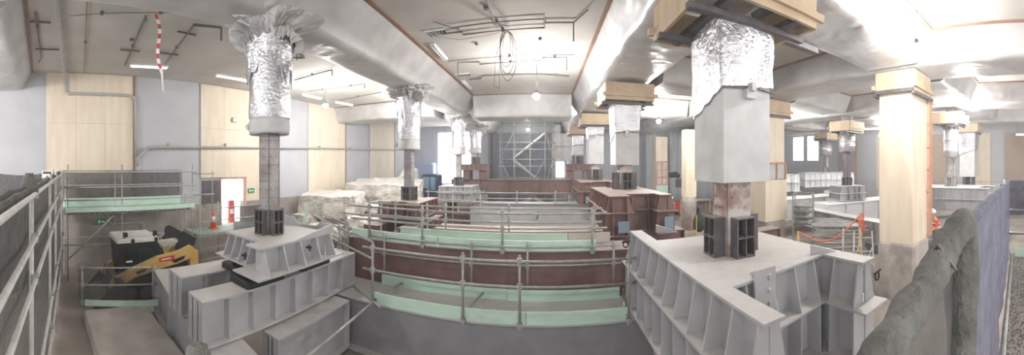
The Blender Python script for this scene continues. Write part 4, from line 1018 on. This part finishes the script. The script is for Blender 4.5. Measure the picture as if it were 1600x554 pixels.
MB().tube([(25.1,1.2,2.3),(25.1,2.4,2.3)], .05, 8).build('tube', 'tube', t); MB().box(25.03,25.17,1.15,2.45,2.36,2.42).build('housing', 'white', t)
for y in (1.3,2.3): MB().tube([(25.1,y,2.42),(25.1,y,ZC)], .01, 5).build('hanger', 'conduit', t)
for x0_, y0_, l in ((-3.3,8.55,'dark ceiling hatch with exposed bars near the stepped conduit'),(-3.65,13.0,'second dark ceiling hatch farther along the beam')):
    t = thing('ceiling_vent', l, 'vent', (x0_,y0_,ZC-.03), 'dark openings in the ceiling')
    MB().box(x0_,x0_+.52,y0_,y0_+.36,ZC-.02,ZC).build('backing', 'black', t)
    for i in range(5): MB().bar((x0_+.05+i*.1,y0_+.03,ZC-.035),(x0_+.12+i*.08,y0_+.33,ZC-.035),.025,.025).build('slat', 'galv', t)
    mb = MB(); mb.box(x0_-.04,x0_+.56,y0_-.04,y0_,ZC-.04,ZC); mb.build('frame', 'white', t)
for x, y, l in ((-.12,9.7,'dark fixing hole pair in mid ceiling'),(-1.4,7.6,'dark bracket at the near mid ceiling'),(-9.3,2.7,'small dark fixing on ceiling left of the tape'),(-2.1,9.8,'small dark hook beyond the stepped conduit')):
    tag(MB().cham(x-.05,x+.05,y-.06,y+.06,ZC-.07,ZC-.001,.02).build('ceiling_fixing', 'conduit'), l, 'fixing', 'dark fixings on the ceiling')
# coil of cable hanging from the ceiling
t = thing('cable_coil', 'loose coil of grey cable hanging from mid ceiling', 'cable', (-1.07,8.88,3.7))
for k in range(4):
    h = .42+.09*k; w_ = .15+.03*k
    MB().tube([(-1.07+w_*math.sin(a)+.02*k, 8.88+.05*k-.08, 3.72-h+h*math.cos(a)) for a in [i*2*PI/20 for i in range(21)]], .008, 5).build('loop', 'conduit', t, True)
MB().tube([(-1.07,8.86,3.7),(-1.35,8.86,3.0),(-1.4,8.86,2.2),(-1.25,8.86,2.1),(-1.22,8.86,2.9),(-1.1,8.86,3.6)], .007, 5).build('loop', 'conduit', t, True)
MB().tube([(-1.07,8.88,3.72),(-1.7,8.75,3.55),(-2.4,8.7,3.5),(-3.1,8.8,3.72)], .009, 5).build('tail', 'pipe', t, True)
# striped tape
t = thing('hazard_tape', 'red and white striped tape strip hanging from the ceiling', 'tape', (-7.42,2.77,2.4))
N_ = 12
for i in range(N_):
    def tp(f): return Vector((-7.42-.25*f+.05*math.sin(f*5), 2.77+.25*f+.05*math.sin(f*7), 3.7-1.35*f))
    a, b = tp(i/N_), tp((i+1)/N_); wd = Vector((.012,.038,0))
    mb = MB(); mb.slab([a-wd,a+wd,b+wd,b-wd], (.006,0,0)); mb.build('stripe', 'redp' if i%2 == 0 else 'white', t)
mb = MB(); mb.slab([tp(1)-Vector((0,.03,0)),tp(1)+Vector((0,.03,0)),tp(1)+Vector((-.05,.08,-.45)),tp(1)+Vector((-.05,.03,-.45))], (.006,0,0)); mb.build('stripe', 'white', t)
# grey pipes on wall and ceiling
t = thing('drain_pipe', 'grey pipe dropping from the ceiling and along the plywood wall', 'pipe', (-13.1,1.0,3.0))
MB().tube([(-6.6,.25,3.66),(-9.77,.6,3.66),(-13.1,.95,3.6),(-13.1,1.02,2.95),(-13.1,1.2,2.9),(-13.1,3.78,2.92),(-13.1,3.95,2.8),(-13.1,3.98,.2)], .055, 10).build('pipe', 'pipe', t, True)
for p in ((-8.2,.42,3.66),(-10.6,.68,3.66),(-12.2,.85,3.63),(-13.1,1.15,2.9),(-13.1,2.5,2.91)): MB().cham(p[0]-.07,p[0]+.07,p[1]-.05,p[1]+.05,p[2]-.07,p[2]+.07,.02).build('clip', 'pipe', t)
t = thing('wall_pipe', 'long level grey pipe crossing plywood and painted wall', 'pipe', (-13.1,4.0,.7))
MB().tube([(-13.1,4.05,-.1),(-13.1,4.05,.25),(-13.1,4.55,.72),(-13.1,8,.8),(-13.1,14,.97),(-13.1,20,1.1),(-13.1,27,1.3)], .055, 10).build('pipe', 'pipe', t, True)
for y in (5.5,8.5,12,15.5,19): MB().box(-13.18,-13.02,y-.04,y+.04,.72+.02*(y-4.5),.92+.02*(y-4.5)).build('clip', 'pipe', t)
t = thing('conduit_loop', 'grey pipe loop low on the stained wall behind the skid steer', 'pipe', (-13.05,3.6,-2.6))
MB().tube([(-13.05,4.3,-3.8),(-13.05,4.3,-2.6),(-13.05,4.2,-2.5),(-13.05,2.9,-2.5),(-13.05,2.8,-2.4),(-13.05,2.8,-1.9)], .05, 8).build('pipe', 'pipe', t, True)
t = thing('switch_box', 'small grey switch box on the plywood above the doorway', 'switch', (-13.2,9.05,2.2)); MB().cham(-13.23,-13.12,8.93,9.17,2.08,2.32,.02).build('box', 'pipe', t); MB().box(-13.12,-13.1,8.98,9.12,2.14,2.26).build('face', 'white', t)
def sign(x, y, z, label):
    t = thing('exit_sign', label, 'sign', (x,y,z), 'green exit signs')
    MB().box(x,x+.02,y-.2,y+.2,z-.12,z+.12).build('board', 'greens', t)
    mb = MB(); mb.box(x+.02,x+.026,y-.13,y-.05,z-.05,z+.06); mb.build('figure', 'white', t)
    MB().box(x+.02,x+.026,y+.0,y+.14,z-.03,z+.03).build('arrow', 'white', t)
sign(-13.2, 10.15, -1.38, 'green exit sign on the plywood beside the bright doorway')
sign(-12.9, 2.45, -2.36, 'green exit sign under the scaffold deck above the brace')
# red barrier in the doorway
t = thing('red_barrier', 'red and white barrier standing inside the bright doorway', 'barrier', (XL-.7,9.35,-3.2)); MB().cham(XL-.8,XL-.6,9.25,9.6,-3.2,-1.9,.04).build('body', 'redp', t); MB().box(XL-.6,XL-.59,9.3,9.55,-2.6,-2.35).build('white_band', 'white', t)

# ------------------------------------------------------------------ people
def limb(name, pts, edges, m, parent, sub=1):
    o0 = LOC.get(parent.name, Vector())
    me = bpy.data.meshes.new(name); me.from_pydata([tuple(Vector(p[:3])-o0) for p in pts], edges, []); me.materials.append(M[m])
    o = bpy.data.objects.new(name, me); C.objects.link(o); o.parent = parent; LOC[o.name] = o0
    md = o.modifiers.new('skin', 'SKIN'); md.use_smooth_shade = True
    for i, p in enumerate(pts):
        sv = me.skin_vertices[0].data[i]; sv.radius = (p[3], p[4] if len(p) > 4 else p[3]); sv.use_root = (i == 0)
    o.modifiers.new('smooth', 'SUBSURF').levels = sub; o.modifiers['smooth'].render_levels = sub+1
    return o
def worker(label, x, y, rz, lean, helmet='white', crouch=0, up=0):
    t = thing('person', label, 'person', (x,y,FLOOR+up), 'site workers in orange vests')
    R = Matrix.Translation((x,y,FLOOR+up)) @ Matrix.Rotation(rz,4,'Z')
    def T(p): q = R @ Vector(p[:3]); return (q.x,q.y,q.z)+tuple(p[3:])
    hz = .92-.3*crouch; sh = (0, .42*math.sin(lean), hz+.5*math.cos(lean)); hd = (0, sh[1]+.2*math.sin(lean)+.02, sh[2]+.27*math.cos(lean*.7))
    kz = .48-.08*crouch; ky = .3*crouch
    P = [(0,0,hz,.15,.11),(0,sh[1]*.5,(hz+sh[2])/2,.15,.1),(0,sh[1],sh[2],.15,.1),(0,(sh[1]+hd[1])/2,(sh[2]+hd[2])/2-.02,.06),(hd[0],hd[1],hd[2],.1,.11),(0,hd[1]+.01,hd[2]+.1,.07,.08)]
    E_ = [(0,1),(1,2),(2,3),(3,4),(4,5)]
    for s in (-1,1):
        k = len(P); P += [(s*.1,0,hz-.08,.095),(s*.12,ky,kz,.065),(s*.12,ky*.4-.02,.09,.045),(s*.13,ky*.4+.14,.04,.04)]; E_ += [(0,k),(k,k+1),(k+1,k+2),(k+2,k+3)]
        k = len(P); P += [(s*.2,sh[1],sh[2]-.02,.06),(s*.27,sh[1]+.08,sh[2]-.3,.045),(s*.2,sh[1]+.3,sh[2]-.4,.035),(s*.19,sh[1]+.4,sh[2]-.42,.04,.02)]; E_ += [(2,k),(k,k+1),(k+1,k+2),(k+2,k+3)]
        for j in range(4): P.append((s*.19+(j-1.5)*.02, sh[1]+.47+.01*(j in (1,2)), sh[2]-.44-.01*j, .009)); E_.append((k+3, len(P)-1))
        P.append((s*.19-s*.05, sh[1]+.41, sh[2]-.42, .011)); E_.append((k+3, len(P)-1))
    limb('body', [T(p) for p in P], E_, 'skin', t)
    V = [(0,sh[1]*.1,hz+.06,.175,.135),(0,sh[1]*.5,(hz+sh[2])/2,.175,.125),(0,sh[1],sh[2]+.01,.165,.115)]
    VE = [(0,1),(1,2)]
    for s in (-1,1): k = len(V); V += [(s*.2,sh[1],sh[2]-.02,.078),(s*.265,sh[1]+.07,sh[2]-.26,.06)]; VE += [(2,k),(k,k+1)]
    limb('vest', [T(p) for p in V], VE, 'orange', t)
    for zz in (.3,.7):
        q = R @ Vector((0,sh[1]*zz,hz+(sh[2]-hz)*zz))
        MB(Matrix.Translation(q) @ Matrix.Rotation(rz,4,'Z')).lathe([(.19,-.02),(.19,.02)], 0, 0, 16).build('reflective_band', 'white', t)
    TR = [(0,0,hz+.02,.165,.125)]; TE = []
    for s in (-1,1): k = len(TR); TR += [(s*.1,0,hz-.08,.11),(s*.12,ky,kz,.085),(s*.12,ky*.4-.02,.14,.07)]; TE += [(0,k),(k,k+1),(k+1,k+2)]
    limb('trousers', [T(p) for p in TR], TE, 'navy', t)
    for s in (-1,1): q = R @ Vector((s*.125,ky*.4+.05,0)); MB(Matrix.Translation(q) @ Matrix.Rotation(rz,4,'Z')).cham(-.055,.055,-.12,.15,.0,.13,.03).build('boot', 'black', t)
    H = R @ Vector((0,hd[1],hd[2]+.05)); mb = MB(Matrix.Translation(H) @ Matrix.Rotation(rz,4,'Z') @ Matrix.Rotation(-lean*.5,4,'X'))
    mb.lathe([(.165,.0),(.168,.012),(.13,.02),(.128,.07),(.1,.13),(.05,.16),(.01,.165)], 0, .01, 18); mb.build('helmet', helmet, t, True)
    F = Matrix.Translation(R @ Vector((0,hd[1],hd[2]))) @ Matrix.Rotation(rz,4,'Z')
    for s in (-1,1): MB(F).cham(s*.04-.012,s*.04+.012,.1,.115,.01,.03,.004).build('eye', 'black', t)
    MB(F).lathe([(.022,-.04),(.018,-.01),(.01,.02)], 0, .112, 8).build('nose', 'skin', t, True); MB(F).box(-.03,.03,.1,.11,-.075,-.062).build('mouth', 'redp', t)
worker('person in white helmet and orange vest stooping by the rubble', -7.7, 12.5, -1.2, .8, crouch=.3)
worker('person in white helmet and orange vest behind the rolled net', 13.1, 4.66, 1.0, .35, up=.42)
t = thing('timber_platform', 'low timber platform under the worker behind the rolled net', 'platform', (13.1,4.66,FLOOR))
for k in range(6): MB().box(12.6,13.6,4.12+k*.18,4.28+k*.18,FLOOR+.36,FLOOR+.42).build('plank', 'timber', t)
for x in (12.65,13.1,13.55): MB().box(x-.05,x+.05,4.12,5.18,FLOOR,FLOOR+.36).build('bearer', 'timber', t)
worker('person in white helmet beside the red machine far off', 9.1, 21.6, 2.6, .2)

# ------------------------------------------------------------------ far red machinery
def lift(label, x, y, rz=0):
    t = thing('red_machine', label, 'machine', (x,y,FLOOR), 'red lifting machines between the columns')
    Mx = P2(x,y,rz)
    MB(Mx).cham(-.9,.9,-.6,.6,FLOOR+.3,FLOOR+1.1,.1).build('body', 'redp', t)
    for sx_ in (-.6,.6):
        for sy_ in (-.6,.6): MB(Mx).tube([(sx_,sy_-.12,FLOOR+.3),(sx_,sy_+.12,FLOOR+.3)], .3, 14).build('wheel', 'rubber', t)
    MB(Mx).bar((-.7,0,FLOOR+1.1),(.6,0,FLOOR+1.9),.2,.25).build('arm', 'redp', t)
    MB(Mx).bar((.6,.0,FLOOR+1.9),(-.5,0,FLOOR+2.5),.16,.2).build('arm', 'darksteel', t)
    MB(Mx).cham(-.9,-.2,-.4,.4,FLOOR+2.3,FLOOR+3.0,.06).build('basket', 'darksteel', t)
lift('red lifting machine between the two farther plywood columns', 11.4, 24.0, .4)
lift('red lifting machine left of the farthest plywood column', 7.3, 25.7, 1.2)
tag(MB().tube([(9.9,23.9,-.9),(10.4,23.8,-.85),(10.7,23.8,-1.0)], [.22,.22,.16], 12).build('motor_unit', 'black', None, True), 'black motor unit fixed by the open timber studs', 'motor')
t = thing('timber_bench', 'rough timber bench frame behind the red machines', 'bench', (10.9,21.5,FLOOR))
MB().box(9.9,12.2,21.2,21.9,-2.75,-2.65).build('top', 'timber', t)
for x in (9.95,12.1):
    for y in (21.25,21.8): MB().box(x-.05,x+.05,y-.05,y+.05,FLOOR,-2.75).build('leg', 'timber', t)
t = thing('net_bag', 'dark green net bag on a yellow stand between columns', 'bag', (9.4,16.0,FLOOR))
MB().lathe([(.1,FLOOR+.3),(.32,FLOOR+.5),(.36,FLOOR+.9),(.2,FLOOR+1.25),(.06,FLOOR+1.35)], 8.6, 16.3, 14, .06, 2).build('bag', 'dgreen', t, True)
for dx, dy in ((-.35,-.3),(.35,-.3),(.35,.3),(-.35,.3)): MB().tube([(8.6+dx,16.3+dy,FLOOR),(8.6+dx*.9,16.3+dy*.9,FLOOR+1.3)], .03, 6).build('leg', 'yel2', t)

# ------------------------------------------------------------------ stored tubes, trestles, rope on the far side
rs = random.Random(5)
sx_, sy_ = 12.9, 8.9
for r_ in range(10):
    n = 10
    for i in range(n):
        q = Vector((10.6+rs.random()*.15, 10.2+i*.0, 0))
        # tubes lie square to the sight line, stacked in a pile that steps back
        u = Vector((.62,-.78,0)); v = Vector((.78,.62,0))
        c = Vector((9.95,7.6,FLOOR+.05+r_*.19)) + v*(i*.2+rs.random()*.05) + u*(rs.random()*.4-.2)
        a = c-u*1.05; b = c+u*1.05
        if i < 2 or r_ == 9:
            tag(MB().tube([a,b+Vector((0,0,rs.random()*.05-.025))], .036, 6).build('scaffold_tube', 'galv', None, True), 'galvanised tube lying in the pile by the orange rope', 'scaffold tube', 'galvanised tubes piled by the orange rope')
t = thing('storage_rack', 'wire storage rack of short fittings behind the tube pile', 'rack', (10.9,10.35,FLOOR))
Mx = P2(10.9,10.35,.7)
for x in (-.6,.6):
    for y in (-.45,.45): MB(Mx).box(x-.03,x+.03,y-.03,y+.03,FLOOR,-1.35).build('post', 'galv', t)
for z in (-3.9,-3.3,-2.7,-2.1,-1.75,-1.4):
    for y in (-.45,.45): MB(Mx).box(-.6,.6,y-.015,y+.015,z-.015,z+.015).build('rail', 'galv', t)
    for x in (-.6,.6): MB(Mx).box(x-.015,x+.015,-.45,.45,z-.015,z+.015).build('rail', 'galv', t)
MB(Mx).box(-.58,.58,-.43,.43,-2.75,-2.7).build('shelf', 'darksteel', t)
for j in range(4):
    for i in range(6): tag(MB(Mx).tube([(-.5+i*.19,-.4,-2.64+j*.24),(-.5+i*.19,.4,-2.64+j*.24)], .07, 6).build('pipe_fitting', 'galv', None, True), 'short pipe fitting stored in the wire rack', 'fitting', 'fittings in the wire rack')
t = thing('rope_barrier', 'orange rope slung between two yellow posts before the tube pile', 'rope', (11.0,7.6,FLOOR))
pa, pb = Vector((8.5,8.35,-2.5)), Vector((9.95,6.6,-1.92))
for p in (pa, pb): MB().tube([(p.x,p.y,FLOOR),(p.x,p.y,p.z)], .04, 8).build('post', 'yel2', t, True)
MB().tube([pa.lerp(pb,i/12)+Vector((0,0,-1.0*math.sin(PI*i/12)*.62)) for i in range(13)], .03, 6).build('rope', 'rope', t, True)
M['onet'] = netmat('orange_mesh', (236,110,80), .3)
mb = MB(); mb.grid(lambda u,v: (pb.x-.15+.3*u+.05*math.sin(v*9), pb.y-.12+.05*math.sin(u*8+v*4), pb.z+.1-.9*v*(1-.5*abs(u-.5))), 8, 8); mb.build('orange_mesh', 'onet', t, True)
def trestle(label, x, y, rz):
    t = thing('trestle', label, 'trestle', (x,y,FLOOR), 'pale trestles stacked by the plywood column'); Mx = P2(x,y,rz)
    for s in (-.35,.35): MB(Mx).tube([(s,-.3,FLOOR),(s*.8,.15,-2.1)], .028, 6).build('leg', 'galv', t, True)
    for k in range(5): z = FLOOR+.3+k*.4; f = (z-FLOOR)/2.1; MB(Mx).tube([(-.35+.07*f,-.3+.45*f,z),(.35-.07*f,-.3+.45*f,z)], .022, 6).build('rung', 'galv', t, True)
    MB(Mx).tube([(-.35,-.3,FLOOR+.3),(.32,.05,FLOOR+1.7)], .02, 6).build('brace', 'galv', t, True)
trestle('pale ladder trestle leaning nearest the plywood column', 8.3, 5.35, -.9)
trestle('pale ladder trestle set just behind the first', 8.55, 5.95, -.9)
for i,(x,y,z,l) in enumerate(((13.6,8.0,1.0,'dark steel bin behind the tube pile'),(9.9,13.4,.9,'dark steel bin behind the big grey pier'))):
    t = thing('steel_bin', l, 'bin', (x,y,FLOOR)); mb = MB(P2(x,y,.7)); mb.cham(-.8,.8,-.5,.5,FLOOR+.1,FLOOR+z,.05); mb.build('body', 'darksteel', t)
    for s in (-.6,.6): MB(P2(x,y,.7)).box(s-.08,s+.08,-.5,.5,FLOOR,FLOOR+.1).build('foot', 'darksteel', t)
for x, y, r_, l in ((4.55,5.9,.09,'white roll end standing behind the bracket on the big cap'),):
    t = tag(MB().tube([(3.75,5.55,-1.37),(4.0,5.75,-1.37)], r_, 16).build('tape_roll', 'white', None, True), l, 'roll')
guard('guard rail beyond the white girders', [(17.5,7.5),(20.5,12.0)], [(17.6,7.6),(19.0,9.8),(20.4,11.9)], (-1.9,-2.4), FLOOR)
guard('guard rail behind the ducted column', [(19.0,7.0),(21.5,3.5)], [(19.1,6.9),(20.2,5.3),(21.4,3.6)], (-1.6,-2.1), FLOOR)
guard('guard rail along the brown boards far off', [(26.5,1.5),(26.5,9.5)], [(26.5,1.8),(26.5,5.5),(26.5,9.2)], (-1.5,-2.0), FLOOR)

# ------------------------------------------------------------------ dusty air
hm = bpy.data.materials.new('dusty_air'); hm.use_nodes = True; nt = hm.node_tree
for n in list(nt.nodes):
    if n.type != 'OUTPUT_MATERIAL': nt.nodes.remove(n)
vs = nt.nodes.new('ShaderNodeVolumeScatter'); vs.inputs['Density'].default_value = HAZE; vs.inputs['Color'].default_value = (.97,.98,1,1); vs.inputs['Anisotropy'].default_value = .25
nt.links.new(vs.outputs[0], nt.nodes['Material Output'].inputs['Volume'])
M['haze'] = hm
if HAZE: tag(MB().box(XL+.01, XR-.01, -3.0, YF-.01, FLOOR+.01, ZC-.01).build('haze', 'haze'), 'thin dusty haze filling the whole site', 'haze', None, 'stuff')

tag(MB().box(3.95,5.95,5.15,5.35,2.72,2.86).build('steel_channel', 'darksteel'), 'dark steel channel fixed under the cross beam behind the nearest pier', 'channel')
